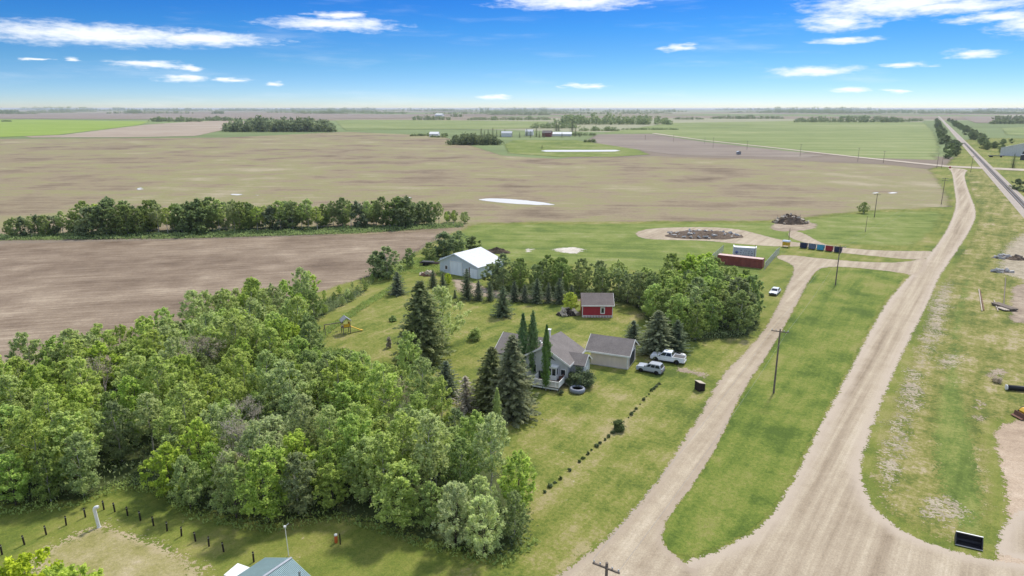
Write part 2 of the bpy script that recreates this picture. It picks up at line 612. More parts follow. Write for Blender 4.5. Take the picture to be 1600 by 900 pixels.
M['weeds'] = leaf_mat('weeds_leaves', (0.13,0.18,0.042), (0.26,0.32,0.075), 0.1, 0.35, 0.01)


# ------------------------------------------------------------------ the ground and what is drawn on it
GROUND_Z = 0.16


def px(pts):
    return [G(u, v) for u, v in pts]


def densify(pts, step):
    out = []
    n = len(pts)
    for i in range(n):
        a, b = pts[i], pts[(i + 1) % n]
        m = max(1, int((b - a).length / step))
        out += [a.lerp(b, j / m) for j in range(m)]
    return out


def smooth_closed(pts, it=2):
    for _ in range(it):
        q = []
        n = len(pts)
        for i in range(n):
            a, b = pts[i], pts[(i + 1) % n]
            q += [a.lerp(b, 0.25), a.lerp(b, 0.75)]
        pts = q
    return pts


def inside(x, y, poly):
    c = False
    n = len(poly)
    j = n - 1
    for i in range(n):
        xi, yi = poly[i][0], poly[i][1]
        xj, yj = poly[j][0], poly[j][1]
        if (yi > y) != (yj > y) and x < (xj - xi) * (y - yi) / (yj - yi) + xi:
            c = not c
        j = i
    return c


def inside_np(P, poly):
    res = np.zeros(len(P), bool)
    n = len(poly)
    j = n - 1
    for i in range(n):
        xi, yi = poly[i][0], poly[i][1]
        xj, yj = poly[j][0], poly[j][1]
        if yi != yj:
            c = ((yi > P[:, 1]) != (yj > P[:, 1])) & (P[:, 0] < (xj - xi) * (P[:, 1] - yi) / (yj - yi) + xi)
            res ^= c
        j = i
    return res


def seg_dist(P, poly, closed=True):
    d = np.full(len(P), 1e18)
    n = len(poly)
    for i in range(n if closed else n - 1):
        a = np.array(poly[i][:2])
        b = np.array(poly[(i + 1) % n][:2])
        ab = b - a
        L = max(ab @ ab, 1e-9)
        t = np.clip(((P - a) @ ab) / L, 0, 1)
        q = a + t[:, None] * ab
        d = np.minimum(d, ((P - q) ** 2).sum(1))
    return np.sqrt(d)


def sheet(name, pts, z, mat, cell, rounds=1, world=False, grow=0.0):
    """a piece of ground as a flat mesh with its distance to the rim stored per point"""
    pts = [Vector((p[0], p[1], 0)) for p in pts] if world else px(pts)
    pts = smooth_closed(pts, rounds)
    if grow:
        n = len(pts)
        area = sum(pts[i].x * pts[(i + 1) % n].y - pts[(i + 1) % n].x * pts[i].y for i in range(n))
        sg = 1 if area > 0 else -1
        new = []
        for i in range(n):
            d = (pts[(i + 1) % n] - pts[i - 1]).normalized()
            new.append(pts[i] + Vector((d.y, -d.x, 0)) * grow * sg)
        pts = new
    pts = densify(pts, cell)
    poly = [(p.x, p.y) for p in pts]
    xs, ys = [p[0] for p in poly], [p[1] for p in poly]
    gx = np.arange(min(xs), max(xs), cell)
    gy = np.arange(min(ys), max(ys), cell)
    X, Y = np.meshgrid(gx, gy)
    P = np.stack([X.ravel(), Y.ravel()], 1)
    if len(P):
        P = P[inside_np(P, poly)]
    if len(P):
        P = P[seg_dist(P, poly) > cell * 0.6]
    allp = [Vector(p) for p in poly] + [Vector((float(a), float(b))) for a, b in P]
    n = len(poly)
    v, _, f, _, _, _ = delaunay_2d_cdt(allp, [], [list(range(n))], 1, 1e-4)
    me = bpy.data.meshes.new(name)
    me.from_pydata([(q.x, q.y, 0) for q in v], [], f)
    V = np.array([(q.x, q.y) for q in v])
    d = seg_dist(V, poly).astype(np.float32)
    at = me.attributes.new('edge', 'FLOAT', 'POINT')
    at.data.foreach_set('value', d)
    me.materials.append(mat)
    # faces upward
    if me.polygons and me.polygons[0].normal.z < 0:
        me.flip_normals()
    o = bpy.data.objects.new(name, me)
    # near layers lie a few millimetres apart so that their frayed rims cast no shadow
    o.location.z = GROUND_Z + 0.005 + z * 0.12 if z < 0.31 and min(ys) < 700 else z
    COL.objects.link(o)
    o["kind"] = "structure"
    return o


# far farmland: quarter sections of crop, stubble and bare soil to the horizon
def far_mat():
    m, k, out = new_mat('far_farmland')
    pos = k.n('ShaderNodeNewGeometry').outputs['Position']
    mp = k.n('ShaderNodeMapping')
    k.link(pos, mp.inputs[0])
    mp.inputs['Rotation'].default_value = (0, 0, R(32))
    vo = k.n('ShaderNodeTexVoronoi', distance='CHEBYCHEV', feature='F1')
    k.link(mp.outputs[0], vo.inputs['Vector'])
    vo.inputs['Scale'].default_value = 1 / 1150
    vo.inputs['Randomness'].default_value = 0.7
    sp = k.n('ShaderNodeSeparateColor')
    k.link(vo.outputs['Color'], sp.inputs[0])
    c = k.ramp(sp.outputs[0], [(0.0, (0.235, 0.195, 0.14)), (0.22, (0.165, 0.205, 0.085)), (0.42, (0.25, 0.235, 0.15)), (0.55, (0.19, 0.235, 0.095)),
                               (0.7, (0.205, 0.165, 0.125)), (0.82, (0.28, 0.275, 0.175))], 'CONSTANT')
    n1 = k.noise(pos, 1 / 260, 6, 0.65)
    n2 = k.noise(k.vmath('MULTIPLY', pos, (1 / 900, 1 / 130, 1)), 1.0, 5, 0.6)
    g = k.maprange(k.math('ADD', k.math('MULTIPLY', n1, .5), k.math('MULTIPLY', n2, .5)), .3, .7, .72, 1.28, False)
    cv = k.n('ShaderNodeCombineXYZ')
    for i in range(3):
        k.link(g, cv.inputs[i])
    c = k.mix(1.0, c, cv.outputs[0], 'MULTIPLY')
    dark = k.maprange(k.noise(pos, 1 / 700, 5, 0.6), 0.62, 0.70, 0, 0.55)
    c = k.mix(dark, c, (0.05, 0.075, 0.04))
    principled(k, out, c, 0.95, 0.1)
    return m


gm = MB()
S = 45000
gm.add([(-S, -600, GROUND_Z), (S, -600, GROUND_Z), (S, S, GROUND_Z), (-S, S, GROUND_Z)], [(0, 1, 2, 3)])
tag(gm.build('ground', far_mat()), kind='structure')

GRASS = [(0.12, (0.077, 0.107, 0.022)), (0.34, (0.125, 0.157, 0.029)), (0.54, (0.180, 0.195, 0.043)), (0.74, (0.238, 0.224, 0.071)), (0.93, (0.304, 0.260, 0.125))]
LUSH = [(0.12, (0.073, 0.112, 0.019)), (0.38, (0.122, 0.165, 0.028)), (0.6, (0.168, 0.196, 0.039)), (0.85, (0.224, 0.219, 0.065))]
GRAVEL = [(0.10, (0.250, 0.196, 0.135)), (0.36, (0.340, 0.275, 0.196)), (0.60, (0.405, 0.335, 0.242)), (0.9, (0.49, 0.415, 0.31))]
LANE_ANG = -math.atan2(*(G(1160, 600) - G(1000, 790)).yx) + math.pi / 2
ROAD_ANG = -math.atan2(*(G(1440, 440) - G(1240, 800)).yx) + math.pi / 2

m_near = ground_mat('rough_grass', GRASS, 0.035, 0.22, 2.2, ROAD_ANG, (0.5, 0.03), (0.5, 0.35, 0.25, 0.3), 1.15, soft=6.0, amp=4, amp_scale=0.1, flecks=((0.36, 0.30, 0.19), 0.70, 0.5))
m_lawn = ground_mat('mown_lawn', GRASS, 0.045, 0.16, 2.6, LANE_ANG, (0.42, 0.02), (0.6, 0.55, 0.55, 0.42), 1.15, soft=2.0, amp=1.4, flecks=((0.36, 0.33, 0.22), 0.72, 0.9))
m_island = ground_mat('verge_grass', LUSH, 0.05, 0.16, 2.6, LANE_ANG, (0.40, 0.02), (0.6, 0.5, 0.5, 0.45), 1.25, soft=0.5, amp=0.55, amp_scale=0.9)
m_meadow = ground_mat('meadow_grass', [(0.12, (0.092, 0.132, 0.028)), (0.42, (0.145, 0.187, 0.040)), (0.68, (0.198, 0.224, 0.062)), (0.95, (0.282, 0.273, 0.132))],
                      0.02, 0.12, 1.2, 0.1, (0.02, 0.25), (0.6, 0.5, 0.25, 0.45), 1.1, soft=4, amp=4, amp_scale=0.12, flecks=((0.34, 0.32, 0.22), 0.72, 0.35))
m_verge = ground_mat('ditch_grass', [(0.12, (0.092, 0.118, 0.026)), (0.36, (0.152, 0.166, 0.039)), (0.58, (0.221, 0.207, 0.061)), (0.78, (0.285, 0.247, 0.106)), (0.95, (0.359, 0.299, 0.184))],
                     0.05, 0.25, 1.8, ROAD_ANG, (0.35, 0.035), (0.55, 0.55, 0.55, 0.5), 1.25, soft=1.6, amp=1.6, amp_scale=0.4, flecks=((0.44, 0.38, 0.28), 0.75, 0.8))
m_ditch = ground_mat('ditch_bottom', [(0.15, (0.085, 0.122, 0.025)), (0.5, (0.135, 0.178, 0.038)), (0.85, (0.22, 0.23, 0.065))], 0.06, 0.3, 2.0, ROAD_ANG, (0.5, 0.05),
                     (0.4, 0.5, 0.5, 0.5), 1.25, soft=2.2, amp=0.9, amp_scale=0.35)
m_road = ground_mat('gravel_road', GRAVEL, 0.04, 0.35, 2.0, ROAD_ANG, (0.62, 0.012), (0.2, 0.16, 0.14, 0.75), 1.15, soft=0.8, amp=0.7, amp_scale=0.5, grain=0.2,
                    edge_col=(0.44, 0.365, 0.285), edge_w=2.0)
m_lane = ground_mat('gravel_lane', GRAVEL, 0.05, 0.4, 2.0, LANE_ANG, (0.8, 0.02), (0.2, 0.25, 0.18, 0.6), 1.05, soft=0.8, amp=0.6, amp_scale=0.6, grain=0.2,
                    edge_col=(0.37, 0.30, 0.225), edge_w=1.4)
m_sand = ground_mat('sandy_yard', [(0.15, (0.29, 0.215, 0.15)), (0.5, (0.41, 0.315, 0.225)), (0.85, (0.50, 0.40, 0.30))], 0.06, 0.3, 2.0, 0.5, (0.15, 0.5), (0.4, 0.3, 0.25, 0.35), 1.0,
                    soft=1.0, amp=1.3, amp_scale=0.5)
m_bare = ground_mat('bare_gravel', [(0.1, (0.22, 0.19, 0.125)), (0.45, (0.32, 0.27, 0.19)), (0.85, (0.44, 0.375, 0.28))], 0.15, 0.6, 2.4, ROAD_ANG, (0.4, 0.9), (0.3, 0.4, 0.35, 0.3), 1.1,
                    soft=3.6, amp=3.4, amp_scale=0.4)
m_chalk = ground_mat('pale_bare_soil', [(0.1, (0.36, 0.32, 0.24)), (0.5, (0.52, 0.47, 0.39)), (0.85, (0.66, 0.62, 0.55))], 0.15, 0.5, 2.4, 0, (0.2, 0.6), (0.3, 0.4, 0.35, 0.2), 1.0,
                     soft=2.2, amp=4.5, amp_scale=0.22)
m_dirt = ground_mat('trodden_dirt', [(0.1, (0.19, 0.145, 0.105)), (0.5, (0.31, 0.245, 0.18)), (0.85, (0.42, 0.345, 0.26))], 0.1, 0.4, 2.2, 0, (0.3, 0.6), (0.4, 0.4, 0.3, 0.2), 1.0,
                    soft=1.6, amp=2.2, amp_scale=0.45)
m_plow = ground_mat('plowed_soil', [(0.10, (0.120, 0.086, 0.059)), (0.36, (0.190, 0.141, 0.099)), (0.62, (0.256, 0.197, 0.140)), (0.9, (0.37, 0.297, 0.215))], 0.022, 0.10, 1.4, R(-14),
                    (0.05, 0.9), (0.55, 0.38, 0.22, 0.42), 1.05, soft=2.5, amp=2, amp_scale=0.15, grain=0.2)
m_stub = ground_mat('stubble_field', [(0.06, (0.140, 0.104, 0.068)), (0.28, (0.205, 0.158, 0.103)), (0.46, (0.258, 0.208, 0.130)), (0.60, (0.235, 0.220, 0.100)), (0.76, (0.285, 0.245, 0.145)), (0.92, (0.34, 0.29, 0.19))],
                    0.0075, 0.03, 0.35, R(4), (0.006, 0.20), (0.75, 0.45, 0.15, 0.38), 0.92, soft=6, amp=5, amp_scale=0.05, grain=0.12)
m_fgreen = ground_mat('young_crop', [(0.1, (0.125, 0.155, 0.055)), (0.42, (0.180, 0.222, 0.075)), (0.66, (0.235, 0.262, 0.105)), (0.92, (0.33, 0.325, 0.17))], 0.004, 0.02, 0.2, R(5), (0.002, 0.035),
                      (0.4, 0.25, 0.15, 0.65), 1.0, soft=8, amp=6, amp_scale=0.03, grain=0.08)
m_fbright = ground_mat('bright_crop', [(0.1, (0.16, 0.22, 0.040)), (0.5, (0.22, 0.30, 0.05)), (0.9, (0.30, 0.34, 0.11))], 0.004, 0.02, 0.2, 0, (0.002, 0.035), (0.4, 0.25, 0.15, 0.5), 1.0,
                       soft=8, amp=6, amp_scale=0.03, grain=0.08)
m_ftan = ground_mat('tan_field', [(0.1, (0.25, 0.19, 0.145)), (0.5, (0.33, 0.265, 0.20)), (0.9, (0.40, 0.345, 0.27))], 0.004, 0.02, 0.2, 0, (0.002, 0.035), (0.4, 0.25, 0.15, 0.5), 1.0,
                    soft=8, amp=6, amp_scale=0.03, grain=0.08)
m_fpurple = ground_mat('fallow_field', [(0.1, (0.166, 0.129, 0.106)), (0.5, (0.230, 0.189, 0.152)), (0.9, (0.294, 0.253, 0.193))], 0.006, 0.02, 0.2, 0, (0.003, 0.05), (0.4, 0.25, 0.15, 0.5), 1.0,
                       soft=8, amp=6, amp_scale=0.03, grain=0.08)
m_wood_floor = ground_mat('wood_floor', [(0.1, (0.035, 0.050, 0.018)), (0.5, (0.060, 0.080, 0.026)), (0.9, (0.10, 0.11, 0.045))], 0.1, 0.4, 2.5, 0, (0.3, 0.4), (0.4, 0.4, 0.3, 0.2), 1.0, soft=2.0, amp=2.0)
m_farroad = ground_mat('pale_road', [(0.1, (0.36, 0.30, 0.235)), (0.9, (0.52, 0.45, 0.36))], 0.02, 0.1, 1.0, 0, (0.05, 0.05), (0.4, 0.4, 0.3, 0.3), 1.0, soft=0.6, amp=0.5)
m_ballast = ground_mat('rail_ballast', [(0.1, (0.20, 0.165, 0.145)), (0.5, (0.31, 0.265, 0.235)), (0.9, (0.42, 0.37, 0.33))], 0.1, 0.5, 2.0, 0, (0.2, 0.2), (0.3, 0.4, 0.4, 0.2), 1.0, soft=0.8, amp=0.6)
m_water = water_mat('shallow_water')

# distant fields
sheet('green_field', [(-900, 217), (-900, 187), (60, 187), (236, 190), (222, 195), (160, 203), (95, 211), (0, 215)], 0.5, m_fbright, 60, 0)
sheet('tan_field', [(-40, 216), (95, 211), (160, 203), (225, 195), (300, 190), (400, 187), (390, 195), (345, 205), (310, 213), (200, 215)], 0.4, m_ftan, 60, 0)
sheet('crop_field', [(930, 209), (1045, 192), (1240, 189), (1445, 191), (1462, 205), (1474, 228), (1477, 258), (1340, 247), (1200, 230), (1100, 220), (1020, 209)], 0.3, m_fgreen, 50, 0)
sheet('crop_field', [(520, 187), (700, 188), (860, 190), (860, 195), (820, 203), (700, 202), (535, 204)], 0.6, m_fgreen, 80, 0)
sheet('fallow_field', [(-900, 185), (-900, 177), (500, 177), (700, 180), (690, 184), (520, 186), (300, 187), (100, 186)], 1.0, m_fpurple, 200, 0)
sheet('crop_field', [(1570, 214), (1560, 200), (1700, 196), (2300, 200), (2300, 216)], 0.5, m_fgreen, 80, 0)
sheet('fallow_field', [(1510, 188), (1500, 182), (1700, 181), (2300, 184), (2300, 195), (1700, 193), (1530, 196)], 0.9, m_fpurple, 150, 0)
sheet('fallow_field', [(905, 222), (930, 210), (1020, 209), (1100, 221), (1200, 232), (1350, 248), (1200, 246), (1050, 243), (1000, 236)], 0.30, m_fpurple, 40, 0)
sheet('farm_meadow', [(785, 226), (800, 219), (900, 219), (935, 224), (1000, 234), (1020, 242), (960, 246), (870, 246), (790, 240)], 0.36, m_meadow, 30, 0)
sheet('stubble_field', [(-1500, 420), (-900, 374), (-300, 373), (0, 372), (400, 366), (690, 380), (735, 365), (900, 360), (1200, 358), (1290, 346), (1350, 340), (1500, 335),
                        (1505, 308), (1500, 285), (1486, 268), (1400, 258), (1200, 249), (1020, 244), (870, 248), (790, 243), (735, 226), (690, 212), (540, 206), (350, 215), (0, 217), (-900, 218), (-1500, 218)],
      0.08, m_stub, 14, 0)
sheet('crossing_road', [(1018, 209), (1100, 220), (1200, 231), (1340, 247), (1480, 262), (1600, 268), (1760, 274), (1760, 270), (1600, 264.5), (1482, 259.5), (1340, 245.3), (1200, 229.7), (1100, 219), (1022, 208)],
      0.42, m_farroad, 2.5, 0)

# near grass
sheet('grassland', [(-900, 960), (-900, 640), (-400, 560), (0, 480), (300, 470), (560, 430), (690, 364), (740, 346), (1200, 343), (1290, 333), (1350, 327), (1420, 325), (1468, 322), (1466, 305), (1456, 285),
                    (1442, 264), (1470, 258), (1490, 240), (1495, 222), (1520, 215), (1700, 218), (2400, 240), (3400, 960), (6000, 2600), (-4400, 2600)], 0.12, m_near, 14, 0)
sheet('plowed_field', [(-1500, 640), (-1500, 400), (-700, 384), (0, 380), (300, 374), (560, 366), (672, 361), (692, 366), (686, 374), (645, 400), (600, 426), (480, 468), (330, 522), (150, 577), (0, 636), (-150, 686), (-700, 800)],
      0.14, m_plow, 9, 0)
sheet('meadow', [(690, 372), (735, 350), (1200, 347), (1350, 331), (1470, 329), (1484, 335), (1470, 362), (1440, 388), (1250, 382), (1215, 420), (1190, 470), (1120, 440), (900, 418), (760, 405), (700, 395)], 0.16, m_meadow, 6, 0)
sheet('mown_lawn', [(480, 560), (500, 540), (520, 515), (560, 488), (605, 462), (628, 440), (660, 428), (700, 440), (760, 462), (900, 468), (1000, 478), (1060, 500), (1170, 520), (1215, 455), (1240, 425), (1250, 410), (1270, 420),
                    (1230, 500), (1160, 600), (1040, 780), (900, 900), (850, 960), (560, 960), (700, 880), (760, 830), (770, 700), (640, 640), (560, 590)], 0.18, m_lawn, 5, 1)
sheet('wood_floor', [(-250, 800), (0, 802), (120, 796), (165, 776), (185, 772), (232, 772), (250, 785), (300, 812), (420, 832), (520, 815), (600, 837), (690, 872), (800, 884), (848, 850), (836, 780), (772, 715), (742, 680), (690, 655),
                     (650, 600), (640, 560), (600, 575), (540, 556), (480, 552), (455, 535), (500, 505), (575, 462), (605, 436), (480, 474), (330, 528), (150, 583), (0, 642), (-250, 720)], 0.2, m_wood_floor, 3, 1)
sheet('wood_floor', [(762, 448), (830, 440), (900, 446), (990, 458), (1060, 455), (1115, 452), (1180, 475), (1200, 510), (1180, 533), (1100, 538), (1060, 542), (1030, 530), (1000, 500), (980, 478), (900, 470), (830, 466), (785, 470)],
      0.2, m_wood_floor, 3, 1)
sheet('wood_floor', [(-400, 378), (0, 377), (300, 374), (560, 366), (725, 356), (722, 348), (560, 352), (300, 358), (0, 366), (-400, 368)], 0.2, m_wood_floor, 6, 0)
sheet('ditch_verge', [(1372, 800), (1350, 750), (1355, 715), (1372, 660), (1400, 595), (1425, 535), (1450, 480), (1475, 430), (1500, 395), (1520, 360), (1527, 335), (1515, 300), (1508, 268), (1540, 268), (1570, 300), (1640, 350), (1700, 420),
                      (1700, 640), (1600, 652), (1542, 668), (1552, 700), (1560, 745), (1562, 800), (1552, 868), (1500, 862), (1430, 838)], 0.20, m_verge, 4, 0)
sheet('ditch_bottom', [(1485, 850), (1452, 760), (1442, 690), (1455, 620), (1470, 560), (1482, 480), (1520, 400), (1536, 370), (1545, 375), (1530, 420), (1512, 500), (1508, 560), (1515, 620), (1535, 690), (1552, 760), (1556, 850), (1530, 866)],
      0.22, m_ditch, 1.8, 1)
for zz, pts in zip((.236, .254, .245, .254, .236), ([(1362, 800), (1350, 740), (1362, 680), (1384, 628), (1440, 625), (1446, 700), (1430, 760), (1415, 815), (1385, 830)],
            [(1382, 660), (1386, 600), (1402, 560), (1462, 580), (1464, 640), (1430, 670)],
            [(1415, 585), (1428, 505), (1455, 440), (1502, 430), (1496, 505), (1478, 555), (1450, 592)],
            [(1490, 835), (1425, 830), (1410, 775), (1475, 762), (1545, 795), (1535, 840)],
            [(1450, 590), (1440, 552), (1520, 545), (1530, 575)])):
    sheet('bare_gravel_patch', pts, zz, m_bare, 1.5, 1)
for pts in ([(1524, 668), (1500, 650), (1520, 610), (1530, 575), (1580, 572), (1595, 590), (1548, 600), (1545, 640), (1560, 665)],
            [(1575, 440), (1568, 480), (1566, 505), (1600, 510), (1680, 505), (1680, 450), (1600, 445)]):
    sheet('dirt_patch', pts, 0.29, m_dirt, 2.0, 1)
sheet('gravel_pad', [(1544, 434), (1548, 403), (1562, 382), (1592, 360), (1680, 358), (1760, 420), (1700, 480), (1620, 470), (1590, 445), (1575, 432)], 0.235, m_bare, 3, 1)

# roads
sheet('main_road', [(700, 1700), (960, 1000), (1040, 900), (1066, 874), (1100, 863), (1150, 844), (1200, 805), (1235, 745), (1272, 672), (1310, 603), (1345, 537), (1375, 482), (1402, 448), (1428, 422), (1454, 393), (1476, 362), (1488, 335),
                    (1492, 318), (1490, 300), (1486, 268), (1478, 262), (1515, 265), (1508, 272), (1511, 288), (1518, 306), (1527, 328), (1526, 345), (1512, 372), (1490, 405), (1470, 435), (1450, 485), (1424, 535), (1396, 600), (1372, 660),
                    (1353, 720), (1352, 758), (1378, 803), (1424, 838), (1485, 858), (1545, 872), (1600, 880), (1700, 880), (1900, 1000), (2600, 1700)], 0.27, m_road, 1.8, 1)
sheet('side_lane', [(420, 1300), (780, 960), (862, 905), (902, 872), (941, 842), (976, 805), (1012, 765), (1045, 715), (1068, 680), (1095, 640), (1112, 605), (1130, 580), (1152, 560), (1190, 518), (1212, 478), (1226, 450), (1238, 425),
                    (1236, 414), (1205, 402), (1225, 398), (1290, 405), (1350, 410), (1412, 411), (1452, 400), (1450, 425), (1425, 433), (1405, 427), (1340, 420), (1302, 418), (1280, 422), (1264, 445), (1246, 482), (1206, 555), (1166, 612),
                    (1141, 670), (1119, 715), (1096, 755), (1062, 800), (1047, 825), (1044, 850), (1066, 874), (1110, 900), (1100, 1000), (900, 1400)], 0.285, m_lane, 1.1, 1)
sheet('bin_track', [(1462, 392), (1440, 393), (1370, 392), (1312, 387), (1250, 380), (1222, 375.5), (1190, 367.5), (1163, 360), (1130, 356), (1080, 355), (1015, 357), (988, 364), (998, 373), (1030, 376), (1100, 377), (1150, 382), (1215, 387), (1260, 386),
                    (1300, 395), (1360, 401), (1420, 407), (1452, 406)], 0.262, m_lane, 1.2, 1)
sheet('bin_track', [(1228, 365), (1238, 360), (1258, 365), (1278, 377), (1306, 388), (1284, 389), (1255, 380), (1232, 373)], 0.258, m_lane, 1.4, 1)
sheet('verge_island', [(1042, 857), (1040, 832), (1060, 798), (1095, 752), (1130, 690), (1162, 620), (1205, 553), (1242, 490), (1268, 440), (1280, 421), (1302, 419), (1340, 421), (1398, 426), (1412, 432), (1398, 450), (1372, 480),
                       (1342, 535), (1308, 600), (1270, 670), (1233, 743), (1198, 803), (1150, 841), (1100, 860), (1066, 871)], 0.305, m_island, 1.6, 1, grow=0.7)
sheet('gravel_yard', [(1552, 868), (1548, 840), (1562, 800), (1556, 745), (1547, 700), (1541, 668), (1590, 652), (1720, 640), (2300, 960), (1900, 1200), (1500, 1000), (1500, 880)], 0.25, m_sand, 3, 1)
sheet('sand_patch', [(1545, 862), (1554, 830), (1570, 800), (1640, 780), (1720, 800), (1760, 900), (1560, 880)], 0.256, m_road, 3, 1)
sheet('driveway', [(1036, 580), (1036, 572), (1070, 572), (1110, 582), (1120, 590), (1110, 600), (1085, 592), (1060, 586)], 0.29, m_dirt, 1.2, 1)
sheet('yard_dirt', [(690, 432), (745, 440), (770, 452), (800, 458), (900, 466), (990, 476), (985, 481), (900, 474), (800, 471), (752, 468), (722, 462), (706, 458), (700, 440)], 0.29, m_dirt, 1.6, 1)
for pts in ([(850, 392), (875, 386), (905, 385), (926, 392), (910, 400), (885, 399), (865, 397)], [(806, 391), (834, 385), (842, 394), (818, 398)], [(922, 400), (935, 400), (934, 403), (924, 403)], [(932, 386), (942, 386), (942, 388), (932, 388)]):
    sheet('pale_soil_patch', pts, 0.27, m_chalk, 1.5, 1)
sheet('septic_mound', [(30, 880), (60, 850), (120, 826), (160, 810), (185, 812), (230, 828), (290, 850), (345, 880), (360, 920), (300, 960), (0, 960)], 0.22,
      ground_mat('dry_turf', [(0.1, (0.17, 0.170, 0.050)), (0.38, (0.26, 0.235, 0.090)), (0.66, (0.35, 0.30, 0.16)), (0.95, (0.46, 0.38, 0.27))], 0.12, 0.4, 2.6, 0.4, (0.2, 0.5), (0.45, 0.4, 0.3, 0.2), 1.0,
                 soft=2.5, amp=2.0, amp_scale=0.5, edge_col=(0.42, 0.335, 0.225), edge_w=2.2), 1.5, 1)
for pts in ([(872, 712), (880, 700), (905, 712), (900, 722), (882, 724)], [(882, 718), (872, 730), (866, 735), (878, 742), (890, 730)]):
    sheet('worn_lawn_patch', pts, 0.21, m_chalk, 0.8, 1)
sheet('burnt_soil', [(1195, 354), (1215, 347), (1260, 345), (1285, 352), (1275, 360), (1235, 364), (1205, 362)], 0.26, m_dirt, 2, 1)
# standing water
for pts in ([(738, 312), (765, 309.8), (805, 311), (845, 315.5), (880, 320.8), (850, 322), (800, 319.5), (762, 316)], [(205, 296), (220, 292), (232, 295), (222, 300)], [(352, 305), (365, 302.5), (388, 304), (374, 307)],
            [(392, 306), (400, 303.5), (412, 305), (402, 307)], [(622, 310), (640, 307), (652, 309), (640, 312)], [(1108, 315), (1117, 312.5), (1128, 314.5), (1118, 317.5)], [(1322, 303), (1332, 300.5), (1342, 302), (1332, 304)],
            [(1356, 302), (1366, 299), (1380, 300), (1376, 303), (1364, 303.5)], [(1380, 301.5), (1390, 300), (1409, 301), (1404, 303.5), (1386, 303)], [(1412, 300.5), (1420, 298.5), (1437, 299), (1434, 300.6), (1420, 301)], [(1440, 299), (1452, 296.5), (1464, 297), (1450, 300.5)],
            [(1554, 346), (1558, 338), (1566, 341), (1569, 348), (1562, 351)]):
    sheet('puddle', pts, 0.28, m_water, 3, 1)
sheet('farm_pond', [(842, 236.4), (852, 235), (900, 234.8), (964, 234.8), (972, 236), (964, 237.6), (900, 238), (852, 238)], 0.5, m_water, 10, 0)


# ------------------------------------------------------------------ buildings
HROT = R(-23.6)


def gable_roof(x0, x1, y0, y1, ze, zr, th=0.18, ridge='y', off=None):
    """two roof slabs meeting at the ridge"""
    mb = MB()
    if ridge == 'y':
        xm = (x0 + x1) / 2 if off is None else off
        mb.prism([(x0, ze), (xm, zr), (xm, zr + th), (x0, ze + th)], y0, y1, 'y')
        mb.prism([(xm, zr), (x1, ze), (x1, ze + th), (xm, zr + th)], y0, y1, 'y')
    else:
        ym = (y0 + y1) / 2 if off is None else off
        mb.prism([(y0, ze), (ym, zr), (ym, zr + th), (y0, ze + th)], x0, x1, 'x')
        mb.prism([(ym, zr), (y1, ze), (y1, ze + th), (ym, zr + th)], x0, x1, 'x')
    return mb


def window(parent, x0, z0, x1, z1, y, mat_frame, depth=0.06, name='window', t=0.09):
    """window on a wall that faces -y, frame standing proud of the wall"""
    f = MB()
    f.box(x0 - t, y - depth, z0 - t, x1 + t, y + 0.02, z0)
    f.box(x0 - t, y - depth, z1, x1 + t, y + 0.02, z1 + t)
    f.box(x0 - t, y - depth, z0, x0, y + 0.02, z1)
    f.box(x1, y - depth, z0, x1 + t, y + 0.02, z1)
    fo = f.build(name, mat_frame, parent)
    MB().box(x0, y - depth * 0.4, z0, x1, y + 0.01, z1).build('pane', M['glass'], fo)
    return fo


